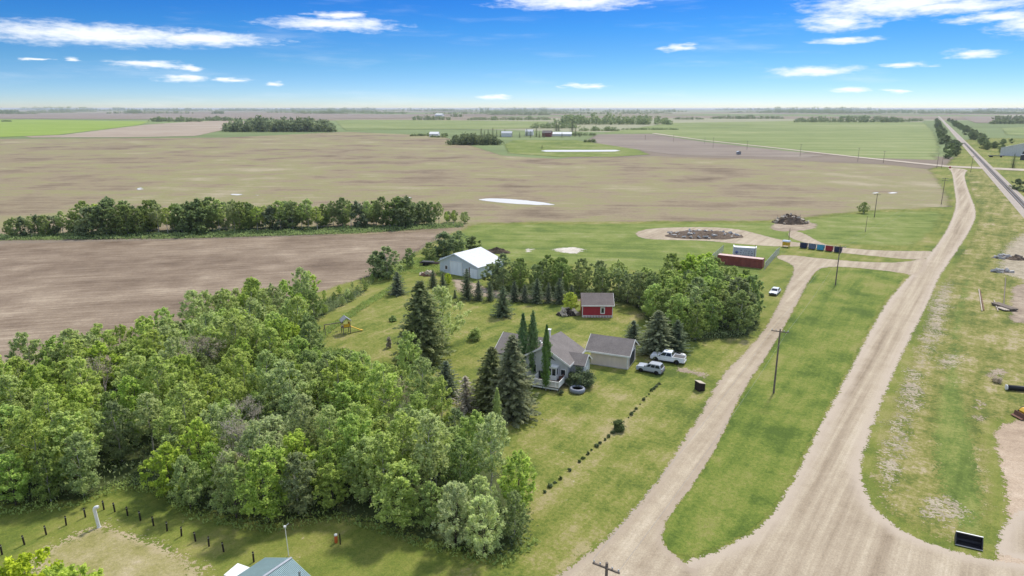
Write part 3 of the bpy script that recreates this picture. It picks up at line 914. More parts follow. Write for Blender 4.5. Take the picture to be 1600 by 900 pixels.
def house():
    t = thing('house', 'grey sided bungalow with shingled gable roofs and a white railed deck', 'house', (5.2, 103.4, 0.18), HROT)
    w = MB()
    w.prism([(-4, 0), (4, 0), (4, 3.35), (0, 5.72), (-4, 3.35)], 0, 7.4, 'y')
    w.prism([(1.6, 0), (5.0, 0), (5.0, 2.95), (3.3, 4.05), (1.6, 2.95)], 4.003, 6.1, 'x')
    w.prism([(2.2, 0), (10.2, 0), (10.2, 2.75), (6.2, 4.75), (2.2, 2.75)], -9.6, -4.003, 'x')
    w.build('wall', M['greyside'], t)
    r = gable_roof(-4.45, 4.45, -0.4, 7.8, 3.28, 5.90)
    ro = r.build('roof', M['roof'], t)
    r = gable_roof(2.6, 6.4, 1.25, 5.35, 2.9, 4.2, ridge='x')
    r.build('entry_roof', M['roof'], t)
    r = gable_roof(-10.0, -1.2, 1.8, 10.6, 2.7, 4.95, ridge='x')
    r.build('wing_roof', M['roof'], t)
    # white fascia boards along rakes and eaves
    f = MB()
    for s in (-1, 1):
        f.prism([(s * 4.5, 3.10), (0, 5.78), (0, 6.10), (s * 4.5, 3.42)], -0.46, -0.405, 'y')
        f.box(s * 4.47 - 0.04, -0.4, 3.08, s * 4.47 + 0.04, 7.8, 3.40)
    f.prism([(1.2, 2.74), (3.3, 4.12), (5.4, 2.74), (5.4, 2.96), (3.3, 4.40), (1.2, 2.96)], 6.405, 6.46, 'x')
    f.prism([(1.7, 2.52), (6.2, 4.86), (10.7, 2.52), (10.7, 2.8), (6.2, 5.18), (1.7, 2.8)], -10.06, -10.005, 'x')
    f.build('fascia', M['trim'], t)
    MB().box(-1.9, 6.2, 4.6, -1.4, 6.7, 6.55).box(-2.0, 6.1, 6.55, -1.3, 6.8, 6.65).build('chimney', M['white'], ro)
    MB().lathe([(0.16, 5.0), (0.16, 5.75), (0.22, 5.76), (0.22, 5.9), (0.02, 5.98)], 10, (-1.6, 2.2, 0)).build('roof_vent', M['white'], ro)
    MB().box(-1.9, 3.3, 4.85, -1.3, 3.9, 5.15).build('roof_hatch', M['white'], ro)
    # glazed bay and windows on the gable wall
    b = MB()
    b.box(0.9, -1.1, 0.85, 2.5, -0.003, 1.62).box(0.9, -1.1, 2.75, 2.5, -0.003, 2.98).box(0.8, -1.2, 2.98, 2.6, -0.003, 3.08)
    for x, y in ((0.9, -1.1), (2.36, -1.1), (1.62, -1.1), (2.36, -0.15)):
        b.box(x, y, 1.62, x + 0.14, y + 0.14, 2.75)
    bo = b.build('bay_window', M['white'], t)
    MB().box(1.04, -1.06, 1.62, 2.42, -0.02, 2.75).build('pane', M['glass'], bo)
    window(t, -2.6, 1.3, -1.4, 2.6, 0, M['white'])
    window(t, 2.9, 3.0 - 1.5, 3.6, 2.4, 0, M['white'])
    window(t, -7.8, 1.2, -6.2, 2.3, 2.2, M['white'])
    MB().prism([(0.9, 4.05), (2.0, 3.70), (1.0, 4.55), (0.2, 4.75)], -0.02, -0.003, 'y').build('gable_vent', M['darkgrey'], t)
    do = MB().box(6.103, 3.0, 0.2, 6.16, 3.9, 2.3).build('door', M['white'], t)
    MB().box(6.163, 3.1, 1.15, 6.2, 3.16, 1.25).build('handle', M['galv'], do)
    # deck
    d = MB()
    d.box(-0.6, -3.6, 0.62, 3.8, -0.003, 0.76)
    dk = d.build('deck', M['wood'], t)
    for x in (-0.5, 1.0, 2.4, 3.7):
        box_part('deck_post', M['darkwood'], dk, x - .07, -3.5, 0, x + .07, -3.36, 0.62)
    rl = MB()
    for (xa, ya, xb, yb) in ((-0.62, -3.62, 3.82, -3.62), (3.82, -3.62, 3.82, -1.1), (-0.62, -3.62, -0.62, -0.05)):
        n = max(2, int(math.hypot(xb - xa, yb - ya) / 0.13))
        dx, dy = (xb - xa) / n, (yb - ya) / n
        a = Vector((xa, ya, 0))
        bq = Vector((xb, yb, 0))
        lo, hi = Vector((min(xa, xb), min(ya, yb), 0)), Vector((max(xa, xb), max(ya, yb), 0))
        rl.box(lo.x - .05, lo.y - .05, 1.66, hi.x + .05, hi.y + .05, 1.74)
        rl.box(lo.x - .03, lo.y - .03, 0.80, hi.x + .03, hi.y + .03, 0.88)
        for i in range(n + 1):
            e = 0.055 if i % 10 == 0 else 0.03
            rl.box(xa + dx * i - e, ya + dy * i - e, 0.76, xa + dx * i + e, ya + dy * i + e, 1.66)
    rl.build('railing', M['white'], dk)
    s = MB()
    for i in range(3):
        s.box(3.9 + i * 0.3, -1.05, 0.5 - i * 0.2, 4.2 + i * 0.3, -0.1, 0.58 - i * 0.2)
    s.build('stairs', M['wood'], dk)
    sk = MB().box(-0.55, -3.64, 0.36, 3.75, -3.60, 0.60).build('skirting', M['white'], dk)
    return t


house()


def garage():
    C = G(980, 579)
    t = thing('garage', 'cream sided single garage with grey shingle roof and dark overhead door', 'garage', (C.x, C.y, 0.18), HROT)
    MB().prism([(0, 0), (5.7, 0), (5.7, 2.6), (2.85, 4.25), (0, 2.6)], -6.5, 0, 'x').build('wall', M['cream'], t)
    gable_roof(-7.4, 0.45, -0.42, 6.12, 2.45, 4.42, 0.14, ridge='x').build('roof', M['roof'], t)
    f = MB()
    f.prism([(-0.46, 2.26), (2.85, 4.28), (6.16, 2.26), (6.16, 2.5), (2.85, 4.56), (-0.46, 2.5)], 0.455, 0.52, 'x')
    f.prism([(-0.46, 2.26), (2.85, 4.28), (6.16, 2.26), (6.16, 2.5), (2.85, 4.56), (-0.46, 2.5)], -7.47, -7.405, 'x')
    f.box(-7.4, -0.5, 2.28, 0.45, -0.425, 2.56)
    f.box(-0.13, -0.02, 0, 0.02, 0.12, 2.5)
    f.build('fascia', M['trim'], t)
    d = MB().box(0.003, 1.0, 0.05, 0.06, 4.7, 2.3).build('overhead_door', M['darkgrey'], t)
    MB().box(0.003, 0.85, 0.05, 0.09, 1.0, 2.45).box(0.003, 4.7, 0.05, 0.09, 4.85, 2.45).box(0.003, 1.0, 2.3, 0.09, 4.7, 2.45).build('door_frame', M['trim'], d)
    MB().box(-6.56, 0.7, 0.05, -6.503, 1.6, 2.1).build('side_door', M['brown'], t)
    MB().box(-6.6, -0.05, 0, 0.1, 5.75, 0.12).build('footing', M['concrete'], t)


garage()


def red_shed():
    t = thing('garden_shed', 'red wooden shed with weathered grey roof and white framed window', 'shed', (14.85, 138.2, 0.18), R(-1.5))
    MB().prism([(0, 0), (5.2, 0), (5.2, 2.75), (2.6, 4.35), (0, 2.75)], 0, 6.4, 'x').build('wall', M['redside'], t)
    gable_roof(-0.25, 6.65, -0.35, 5.55, 2.62, 4.55, 0.14, ridge='x').build('roof', M['shedroof'], t)
    f = MB()
    for x in (-0.03, 6.29):
        f.box(x, -0.03, 0, x + 0.14, 0.1, 2.7)
    f.box(-0.25, -0.43, 2.5, 6.65, -0.355, 2.74)
    f.prism([(-0.38, 2.45), (2.6, 4.42), (5.58, 2.45), (5.58, 2.66), (2.6, 4.68), (-0.38, 2.66)], 6.655, 6.72, 'x')
    f.build('trim', M['trim'], t)
    window(t, 4.0, 1.0, 4.55, 2.05, 0, M['white'], t=0.2)
    s = MB()
    s.box(0.15, -0.14, 0.34, 6.25, -0.08, 0.42)
    for i in range(19):
        s.box(0.2 + i * 0.325, -0.16, 0.02, 0.36 + i * 0.325, -0.10, 0.5)
    s.build('picket_skirt', M['white'], t)
    MB().box(6.403, 1.6, 0.1, 6.46, 2.6, 2.1).build('door', M['white'], t)


red_shed()


def workshop():
    L = G(687.5, 426)
    t = thing('workshop', 'big pale steel workshop with bright white metal roof and overhead doors', 'workshop', (L.x, L.y, 0.16), R(-37.2))
    MB().prism([(0, 0), (13.5, 0), (13.5, 3.15), (5.4, 5.7), (0, 3.8)], 0, 10.6, 'y').build('wall', M['steelwall'], t)
    gable_roof(-0.3, 13.8, -0.3, 10.9, 3.05, 5.74, 0.12, off=5.4).build('roof', M['steelroof'], t)
    # left slope runs to a higher eave: cover it with its own fascia
    f = MB()
    f.prism([(5.4, 5.62), (13.85, 2.95), (13.85, 3.2), (5.4, 5.9)], -0.37, -0.305, 'y')
    f.prism([(5.4, 5.62), (-0.3, 2.98), (-0.3, 3.2), (5.4, 5.9)], -0.37, -0.305, 'y')
    f.build('fascia', M['steeldoor'], t)
    d = MB().box(3.9, -0.06, 0.05, 7.9, -0.003, 3.55).build('overhead_door', M['steeldoor'], t)
    MB().box(3.75, -0.1, 0.02, 3.9, -0.003, 3.7).box(7.9, -0.1, 0.02, 8.05, -0.003, 3.7).box(3.9, -0.1, 3.55, 7.9, -0.003, 3.7).build('door_frame', M['white'], d)
    d = MB().box(10.7, -0.06, 0.05, 13.2, -0.003, 2.45).build('overhead_door', M['steeldoor'], t)
    MB().box(10.45, -0.12, 0.02, 10.7, -0.003, 2.75).build('door_frame', M['brown'], d)
    MB().box(8.5, -0.06, 0.05, 10.2, -0.003, 2.15).build('side_door', M['white'], t)
    window(t, 2.0, 1.15, 2.75, 2.1, 0, M['white'], t=0.14)
    MB().box(-0.05, -0.05, 0, 13.55, 10.65, 0.18).build('footing', M['concrete'], t)


workshop()


def green_building():
    r1 = G(455.6, 874.4, 4.2)
    ang = math.atan2(-0.45, 0.89)
    u = Vector((-0.53, -0.85))
    t = thing('service_building', 'small building under a ribbed grey green metal roof by the posts', 'building', (r1.x, r1.y, 0.2), math.atan2(u.x, -u.y) * 1.0)
    # local -y runs along the ridge towards the road end
    MB().prism([(-3.3, 0), (3.3, 0), (3.3, 2.75), (0, 4.0), (-3.3, 2.75)], -8, -0.35, 'y').build('wall', M['cream'], t)
    gable_roof(-3.75, 3.75, -8.4, 0, 2.66, 4.1, 0.1).build('roof', M['greenroof'], t)
    MB().box(-0.12, -8.4, 4.19, 0.12, 0.02, 4.24).build('ridge_cap', M['galv'], t)
    MB().lathe([(0.09, 3.7), (0.09, 4.6), (0.14, 4.61), (0.02, 4.75)], 8, (2.4, -1.2, -0.2)).build('roof_vent', M['galv'], t)
    a, b, c = G(372, 883, 1.5), G(351, 897, 1.5), G(392, 890, 1.5)
    h = thing('well_house', 'low white lidded box beside the ribbed grey green roof', 'well cover', (a.x, a.y, 0.2), math.atan2(c.y - a.y, c.x - a.x))
    MB().box(0.05, -1.55, 0, 1.5, -0.05, 1.2).build('base', M['cream'], h)
    MB().prism([(-1.65, 1.25), (0.05, 1.38), (0.05, 1.28 + 0.18), (-1.65, 1.25 + 0.12)], -0.08, 1.62, 'x').build('lid', M['white'], h)


green_building()


def far_building(name, label, cat, u, v, w, d, he, hr, rot, wall, roof, z=0.4, doors=(), group=None):
    p = G(u, v)
    t = thing(name, label, cat, (p.x, p.y, z), rot, group)
    MB().prism([(-w / 2, 0), (w / 2, 0), (w / 2, he), (0, hr), (-w / 2, he)], 0, d, 'y').build('wall', M[wall], t)
    gable_roof(-w / 2 - .4, w / 2 + .4, -.4, d + .4, he - .05, hr + .06, 0.25).build('roof', M[roof], t)
    for x0, x1, h in doors:
        MB().box(x0, -0.1, 0.05, x1, -0.003, h).build('door', M['darkgrey'], t)
    return t


far_building('grain_shed', 'tall grey steel shed with white roof beside the railway', 'shed', 1603, 245, 40, 26, 7.0, 12.5, R(-44), 'farsteel', 'white', 0.15, ((-3, 3, 4.5),))
far_building('farm_shed', 'low dark farm shed with pale roof behind the lone dark spruce', 'shed', 1607, 251, 12, 10, 4.0, 5.5, R(-44), 'darkgrey', 'galv', 0.15)
far_building('farmhouse', 'white roofed farmhouse alone at the wood edge across the fields', 'house', 686, 214, 10, 14, 4, 7, R(80), 'white', 'white', 0.5, ((-1, 1, 3),))
far_building('farm_shed', 'pale steel farm shed, tallest roof among the distant spruces', 'shed', 800, 214, 10, 16, 5, 8, R(85), 'farsteel', 'galv', 0.5, ((-4, 4, 6),))
far_building('farm_shed', 'small grey steel shed standing between two distant spruce clumps', 'shed', 833, 212, 11, 12, 6, 9, R(80), 'farsteel', 'galv', 0.5)
far_building('barn', 'dark red barn at the distant farmyard', 'barn', 862, 214, 11, 14, 5.5, 9, R(75), 'barnred', 'roof', 0.5, ((-2, 2, 4),))
far_building('long_barn', 'long low barn with white roof beside the dark red barn', 'barn', 893, 213, 10, 30, 3, 6, R(86), 'farsteel', 'white', 0.5)
far_building('farm_shed', 'white farm building among spruces on the far horizon', 'shed', 692, 182, 26, 40, 9, 14, R(70), 'white', 'white', 1.0)
far_building('pump_shed', 'small grey hut alone beside the crossing road in the stubble', 'hut', 1155, 242, 3.4, 2.6, 2.2, 2.9, R(10), 'midgrey', 'galv', 0.4)


# ------------------------------------------------------------------ railway
def railway():
    a, b = G(1640, 366), G(1545, 265)
    d = (b - a).normalized()
    n = Vector((d.y, -d.x, 0))
    far = a + d * 4200
    near = a - d * 60
    m = MB()
    for s0, s1, in ((0, 1),):
        pass
    pts = [near, far]
    prof = [(-4.2, 0.1), (-2.2, 0.62), (2.2, 0.62), (4.2, 0.1)]
    vs, fs = [], []
    for p in pts:
        for o, h in prof:
            q = p + n * o
            vs.append((q.x, q.y, h))
    for i in range(3):
        fs.append((i, i + 1, i + 5, i + 4))
    m.add(vs, fs)
    mat, k, out = new_mat('rail_bed')
    pos = k.n('ShaderNodeNewGeometry').outputs['Position']
    c = k.ramp(k.noise(pos, 1.2, 5, .7), [(0.3, (0.29, 0.245, 0.205)), (0.7, (0.46, 0.40, 0.34))])
    principled(k, out, c, .95, .1)
    bed = m.build('railway_bed', mat)
    bed['kind'] = 'structure'
    # track: one thing along the bed with two rails and its sleepers
    t = thing('railway_track', 'single railway track on pale ballast running to the horizon between trees', 'railway')
    r = MB()
    for s in (-0.72, 0.72):
        c0, c1 = near + n * s, far + n * s
        for (p, q) in ((c0, c1),):
            w = n * 0.08
            r.add([p - w + Vector((0, 0, .80)), p + w + Vector((0, 0, .80)), q + w + Vector((0, 0, .80)), q - w + Vector((0, 0, .80)),
                   p - w + Vector((0, 0, .62)), p + w + Vector((0, 0, .62)), q + w + Vector((0, 0, .62)), q - w + Vector((0, 0, .62))],
                  [(0, 1, 2, 3), (0, 3, 7, 4), (1, 5, 6, 2), (0, 4, 5, 1), (3, 2, 6, 7)])
    r.build('rails', M['midgrey'], t)
    sl = MB()
    ang = math.atan2(d.y, d.x)
    for i in range(900):
        c = near + d * (i * 0.9)
        mm = Matrix.Translation(c) @ Matrix.Rotation(ang, 4, 'Z')
        sl.box(-0.12, -1.3, .6, 0.12, 1.3, .7, mm)
    so = sl.build('sleepers', M['sleeper'], t)
    so['kind'] = 'stuff'
    return a, d, n


RAIL_A, RAIL_D, RAIL_N = railway()


# ------------------------------------------------------------------ trees and plants
def unit(a):
    return a / np.maximum(np.linalg.norm(a, axis=1, keepdims=True), 1e-9)


def quads(P, N, size, rng, aspect=0.7, T=None):
    """leaf faces at points P with normals N"""
    n = len(P)
    if T is None:
        T = rng.normal(size=(n, 3))
    T = unit(T - N * (T * N).sum(1, keepdims=True))
    B = np.cross(N, T)
    s = size if np.ndim(size) else np.full(n, size)
    s = (s * rng.uniform(0.65, 1.3, n))[:, None]
    bend = N * s * rng.uniform(-0.25, 0.25, (n, 1))
    a = P - T * s
    b = P + B * s * aspect + bend
    c = P + T * s
    d = P - B * s * aspect + bend
    return np.stack([a, b, c, d], 1)


def quad_mesh(name, Q, tint, mat):
    n = len(Q)
    me = bpy.data.meshes.new(name)
    me.vertices.add(n * 4)
    me.vertices.foreach_set('co', Q.reshape(-1).astype(np.float32))
    me.loops.add(n * 4)
    me.loops.foreach_set('vertex_index', np.arange(n * 4, dtype=np.int32))
    me.polygons.add(n)
    me.polygons.foreach_set('loop_start', np.arange(0, n * 4, 4, dtype=np.int32))
    me.polygons.foreach_set('loop_total', np.full(n, 4, dtype=np.int32))
    at = me.attributes.new('tint', 'FLOAT', 'FACE')
    at.data.foreach_set('value', np.clip(tint, 0, 1).astype(np.float32))
    me.materials.append(mat)
    me.update()
    me.validate()
    return me


def clumps(C, rad, per, leaf, rng, up=0.8, flat=0.75, aspect=0.7, loose=0.5):
    """leaves spread loosely about the points C (n,3), thinning outwards"""
    n = len(C)
    idx = np.repeat(np.arange(n), per)
    D = unit(rng.normal(size=(len(idx), 3)))
    D[:, 2] = np.abs(D[:, 2]) * np.where(rng.random(len(idx)) < 0.66, 1, -1)
    rr = np.abs(rng.normal(size=len(idx))) * loose + rng.random(len(idx)) * 0.45
    P = C[idx] + D * (rr * np.asarray(rad)[idx])[:, None] * np.array([1, 1, flat])
    N = unit(D * 0.45 + np.array([0, 0, up]) + rng.normal(size=D.shape) * 0.75)
    ct = rng.uniform(0.1, 0.8, n)
    tint = ct[idx] + rng.uniform(-0.35, 0.4, len(idx))
    return quads(P, N, leaf, rng, aspect), tint


def broadleaf(seed, h, r, base, nc, cr, per, leaf, top=0.55, mat='poplar', bark='bark_dark', tr=0.14, stems=1, lobes=0.35, name='crown', limb=True, aspect=0.7):
    """a leafy tree: tapered stem with limbs, and an uneven crown of leaf clumps with gaps"""
    rng = np.random.default_rng(seed)
    z0 = base * h
    C, rad = [], []
    ph = rng.uniform(0, 6.28, 4)
    while len(C) < nc:
        t = rng.uniform(0.0, 1.0)
        prof = (math.sin(math.pi * min(1, (t + 0.12) / (2 * top) if t < top else 0.5 + 0.5 * (t - top) / (1 - top) * 0.93))) ** 0.75
        a = rng.uniform(0, 2 * math.pi)
        lob = 1 + lobes * (math.sin(2 * a + ph[0] + 3 * t) * 0.5 + math.sin(3 * a + ph[1]) * 0.5 * math.cos(4 * t + ph[2]))
        q = rng.uniform(0.15, 1) ** 0.55
        R0 = r * prof * lob * q
        C.append((R0 * math.cos(a), R0 * math.sin(a), z0 + (h - z0) * t * 0.95))
        rad.append(cr * rng.uniform(0.65, 1.3) * (1 - 0.35 * t))
    # each spray carries a few lighter shoots reaching up and outwards
    C = np.array(C)
    rad = np.array(rad)
    k = rng.choice(len(C), len(C) // 2, replace=False)
    out = C[k] * np.array([1, 1, 0]) / max(r, .1)
    tips = C[k] + (out * rng.uniform(.2, .7, (len(k), 1)) + np.array([0, 0, 1]) * rng.uniform(.3, .9, (len(k), 1))) * cr
    A = np.concatenate([C, tips])
    rad = np.concatenate([rad, rad[k] * .5])
    Q, tint = clumps(A, rad, per, leaf, rng, aspect=aspect, flat=0.95)
    tint[len(C) * per:] += .18
    crown = quad_mesh(name, Q, tint, M[mat])
    tb = MB()
    for s in range(stems):
        a = rng.uniform(0, 6.28)
        lean = rng.uniform(0.1, 0.5) * (1.0 if stems == 1 else 2.2)
        o = Vector((0, 0, -0.15)) + (Vector((math.cos(a), math.sin(a), 0)) * 0.2 if stems > 1 else Vector((0, 0, 0)))
        k = 6
        pts, rr = [], []
        for i in range(k):
            f = i / (k - 1)
            pts.append(o + Vector((math.cos(a) * lean * f * f + rng.uniform(-.08, .08) * (i > 0), math.sin(a) * lean * f * f + rng.uniform(-.08, .08) * (i > 0), f * h * 0.86)))
            rr.append(tr * (1 - 0.8 * f))
        tb.tube(pts, rr, 7)
        if limb:
            for j in rng.choice(len(C), min(len(C), 11), replace=False):
                c = Vector(C[j])
                hz = max(z0 * 0.8, c.z - math.hypot(c.x, c.y) * rng.uniform(.6, 1.0))
                f = min(0.95, hz / (h * 0.86))
                st = pts[min(k - 1, int(f * (k - 1)))].lerp(pts[min(k - 1, int(f * (k - 1)) + 1)], (f * (k - 1)) % 1)
                mid = st.lerp(c, 0.5) + Vector((0, 0, -0.1 * (c - st).length))
                tb.tube([st, mid, c], [tr * 0.38 * (1 - f * .5), tr * .24, tr * .08], 5, cap=False)
    trunk = tb.mesh('trunk', M[bark])
    return crown, trunk


def bare_tree(seed, h, r, mat='deadleaf', per=14):
    """a dying tree: pale branching limbs with a thin haze of dry twigs"""
    rng = np.random.default_rng(seed)
    tb = MB()
    ends = []

    def grow(p, d, L, rad, depth):
        q = p + d * L
        mid = p.lerp(q, 0.5) + Vector(rng.normal(size=3) * L * 0.06)
        tb.tube([p, mid, q], [rad, rad * 0.8, rad * 0.55], 6 if depth < 2 else 4, cap=False)
        if depth == 4:
            ends.append(q)
            return
        for _ in range(3 if depth else 4):
            nd = (d + Vector(rng.normal(size=3)) * 0.55 + Vector((0, 0, 0.12))).normalized()
            grow(p.lerp(q, rng.uniform(0.55, 1.0)), nd, L * rng.uniform(0.55, 0.78), rad * 0.5, depth + 1)
    grow(Vector((0, 0, -0.15)), Vector((rng.normal() * .08, rng.normal() * .08, 1)).normalized(), h * 0.36, 0.17, 0)
    C = np.array([tuple(e) for e in ends])
    Q, tint = clumps(C, np.full(len(C), 0.5), per, 0.11, rng, aspect=0.25)
    return quad_mesh('crown', Q, tint, M[mat]), tb.mesh('trunk', M['bark_dead'])


def conifer(seed, h, r, mat='spruce', whorls=26, nb=10, droop=0.25, dens=1.0, tip=0.60, base=0.03):
    """a spruce: tiers of drooping needle branches, ragged outline"""
    rng = np.random.default_rng(seed)
    P, T, S, tint = [], [], [], []
    for w in range(whorls):
        f = w / (whorls - 1)
        z = h * (base + (1 - base) * f ** 0.92)
        rw = r * (1 - f) ** tip * rng.uniform(0.82, 1.12) + 0.06 * r
        n = max(4, int(nb * (1 - 0.55 * f)))
        a0 = rng.uniform(0, 6.28)
        for b in range(n):
            a = a0 + 6.283 * b / n + rng.uniform(-.25, .25)
            L = rw * rng.uniform(0.7, 1.15)
            d = np.array([math.cos(a), math.sin(a), 0])
            m = max(3, int(L / (0.26 * r / 2.5) * dens))
            bt = rng.uniform(0.0, 0.55)
            for i in range(m):
                s = (i + 0.6) / m
                p = d * L * s + np.array([0, 0, z - droop * L * s + 0.16 * L * s ** 3])
                side = np.array([-d[1], d[0], 0])
                for q in (-1, 1, 0):
                    t = d * (0.7 if q else 1) + side * 0.75 * q + np.array([0, 0, rng.uniform(-.35, .15)])
                    P.append(p + rng.normal(size=3) * 0.05 * r / 2.5 + side * q * 0.12 * L * (1 - s))
                    T.append(t)
                    S.append(0.30 * (r / 2.5) * (0.7 + 0.5 * (1 - s)))
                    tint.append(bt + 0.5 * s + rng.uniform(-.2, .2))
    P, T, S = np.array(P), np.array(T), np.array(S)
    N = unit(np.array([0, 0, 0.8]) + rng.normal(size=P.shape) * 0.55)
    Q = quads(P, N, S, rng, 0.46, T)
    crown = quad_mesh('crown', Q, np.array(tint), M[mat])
    trunk = MB().tube([(0, 0, -0.15), (0, 0, h * 0.5), (0, 0, h * 0.97)], [0.02 * h, 0.013 * h, 0.01], 7).mesh('trunk', M['bark_dark'])
    return crown, trunk


def column_tree(seed, h, r, mat='column', base=0.08, n=4200, leaf=0.17):
    rng = np.random.default_rng(seed)
    t = rng.random(n) ** 0.85
    a = rng.uniform(0, 6.28, n)
    prof = r * (0.55 + 0.45 * np.sin(np.pi * np.clip(t * 1.05, 0, 1)) ** 0.5) * np.where(t > 0.72, np.clip((1.02 - t) / 0.3, 0.08, 1) ** 0.75, 1)
    lump = 1 + 0.34 * np.sin(a * 3 + t * 9 + seed) + 0.25 * np.sin(t * 37 + a * 2) + 0.2 * np.sin(t * 71 + a * 5)
    R0 = prof * lump * rng.uniform(0.25, 1, n) ** 0.4
    P = np.stack([R0 * np.cos(a), R0 * np.sin(a), h * (base + (1 - base) * t * (1 - 0.10 * np.abs(np.sin(a * 1.5 + seed))))], 1) + rng.normal(size=(n, 3)) * 0.09
    D = np.stack([np.cos(a), np.sin(a), np.full(n, 0.35)], 1)
    N = unit(D + rng.normal(size=P.shape) * 0.5)
    Tv = np.array([0, 0, 1.0]) + rng.normal(size=P.shape) * 0.35
    Q = quads(P, N, leaf, rng, 0.55, Tv)
    tint = 0.35 + 0.25 * np.sin(a * 3 + t * 9) + rng.uniform(-.25, .3, n)
    crown = quad_mesh('crown', Q, tint, M[mat])
    trunk = MB().tube([(0, 0, -0.15), (0.02, 0, h * 0.4), (0, 0, h * 0.9)], [0.09, 0.07, 0.02], 7).mesh('trunk', M['bark_pale'])
    return crown, trunk


def bush_mesh(seed, h, r, mat, nc=26, per=70, leaf=0.12, cr=0.34, name='foliage'):
    rng = np.random.default_rng(seed)
    D = unit(rng.normal(size=(nc, 3)))
    D[:, 2] = np.abs(D[:, 2])
    C = D * (rng.uniform(0.25, 0.85, nc) ** 0.6)[:, None] * np.array([r, r, h * 0.85]) + np.array([0, 0, h * 0.08])
    Q, tint = clumps(C, np.full(nc, cr * max(r, h * 0.6)), per, leaf, rng)
    Q[:, :, 2] = np.maximum(Q[:, :, 2], 0.01)
    return quad_mesh(name, Q, tint, M[mat])


def obj(name, me, parent=None):
    o = bpy.data.objects.new(name, me)
    COL.objects.link(o)
    o.parent = parent
    return o


PROTO = {}


def proto(kind, i, make):
    PROTO.setdefault(kind, []).append((make, [None]))


ASPEN = [broadleaf(100 + i, 10.0, 2.05, 0.36, 105, 0.50, 48, 0.130, 0.5, 'aspen', 'bark_pale', 0.13) for i in range(6)]
POPLAR = [broadleaf(200 + i, 9.0, 2.65, 0.14, 140, 0.52, 54, 0.140, 0.5, 'poplar', 'bark_dark', 0.15, lobes=0.5) for i in range(6)]
DENSE = [broadleaf(300 + i, 9.0, 2.6, 0.10, 135, 0.52, 56, 0.140, 0.5, 'dense', 'bark_pale', 0.13, lobes=0.4) for i in range(5)]
WILLOW = [broadleaf(400 + i, 8.0, 3.0, 0.05, 165, 0.55, 66, 0.15, 0.5, 'willow', 'bark_dark', 0.10, stems=3, lobes=0.5, aspect=0.4) for i in range(3)]
LIME = [broadleaf(500 + i, 7.0, 2.8, 0.12, 140, 0.5, 60, 0.14, 0.5, 'lime', 'bark_dark', 0.13, lobes=0.4) for i in range(2)]
DEAD = [bare_tree(600 + i, 8.5, 2.5, per=16) for i in range(3)]
SPRUCE = [conifer(700 + i, 10.0, 2.7, 'spruce', 32, 12) for i in range(3)]
BSPRUCE = [conifer(720 + i, 6.0, 1.7, 'bluespruce', 20, 9, 0.18) for i in range(4)]
SPARE = [conifer(740, 6.0, 1.3, 'deadleaf', 20, 8, 0.3, 0.7)]
COLUMN = [column_tree(800, 11.0, 0.85), column_tree(801, 11.0, 0.75), column_tree(802, 8.0, 0.62, 'aspen', 0.12, 2600, 0.13)]
FARTREE = [broadleaf(900 + i, 9.0, 3.3, 0.06, 42, 1.15, 60, 0.30, 0.5, 'farleaf', 'bark_dark', 0.16, lobes=0.4, limb=False) for i in range(4)]
FARSPRUCE = [conifer(940, 12.0, 2.6, 'spruce', 16, 8, 0.25, 0.6)]
ROOTS = {}


def plant(name, kindkey, meshes, i, label, cat, p, h, h0, group=None, wide=1.0, part='crown'):
    """the i-th form of a kind: the first use builds it, later uses copy the thing and its parts"""
    i = i % len(meshes)
    key = (kindkey, i)
    if key not in ROOTS:
        r = thing(name, label, cat)
        cr = obj('crown', meshes[i][0], r)
        obj('trunk', meshes[i][1], r)
        ROOTS[key] = r
    else:
        r = copy_tree(ROOTS[key])
        r.name = name
        if 'group' in r:
            del r['group']
        tag(r, label, cat)
    if group:
        r['group'] = group
    s = h / h0
    if kindkey in ('spruce', 'bspruce', 'spare'):
        wide *= 1.4
    r.location = (p[0], p[1], p[2] if len(p) > 2 else 0.2)
    r.rotation_euler = (0, 0, random.uniform(0, 6.28))
    r.scale = (s * wide, s * wide, s)
    return r


ONES = 'first second third fourth fifth sixth seventh eighth ninth'.split()
TEENS = 'tenth eleventh twelfth thirteenth fourteenth fifteenth sixteenth seventeenth eighteenth nineteenth'.split()
TENS = {2: ('twenty', 'twentieth'), 3: ('thirty', 'thirtieth'), 4: ('forty', 'fortieth'), 5: ('fifty', 'fiftieth'), 6: ('sixty', 'sixtieth'), 7: ('seventy', 'seventieth')}


def nth(i):
    """0 -> first"""
    i += 1
    if i < 10:
        return ONES[i - 1]
    if i < 20:
        return TEENS[i - 10]
    t, o = divmod(i, 10)
    return TENS[t][1] if o == 0 else TENS[t][0] + '-' + ONES[o - 1]


def scatter(poly, dist, seed, maxn=2000, tries=30000, avoid=()):
    rng = random.Random(seed)
    xs, ys = [p.x for p in poly], [p.y for p in poly]
    pp = [(p.x, p.y) for p in poly]
    out = []
    for _ in range(tries):
        x, y = rng.uniform(min(xs), max(xs)), rng.uniform(min(ys), max(ys))
        if not inside(x, y, pp):
            continue
        if all((x - a) ** 2 + (y - b) ** 2 > dist * dist for a, b in out) and all((x - a) ** 2 + (y - b) ** 2 > c * c for a, b, c in avoid):
            out.append((x, y))
            if len(out) >= maxn:
                break
    return out


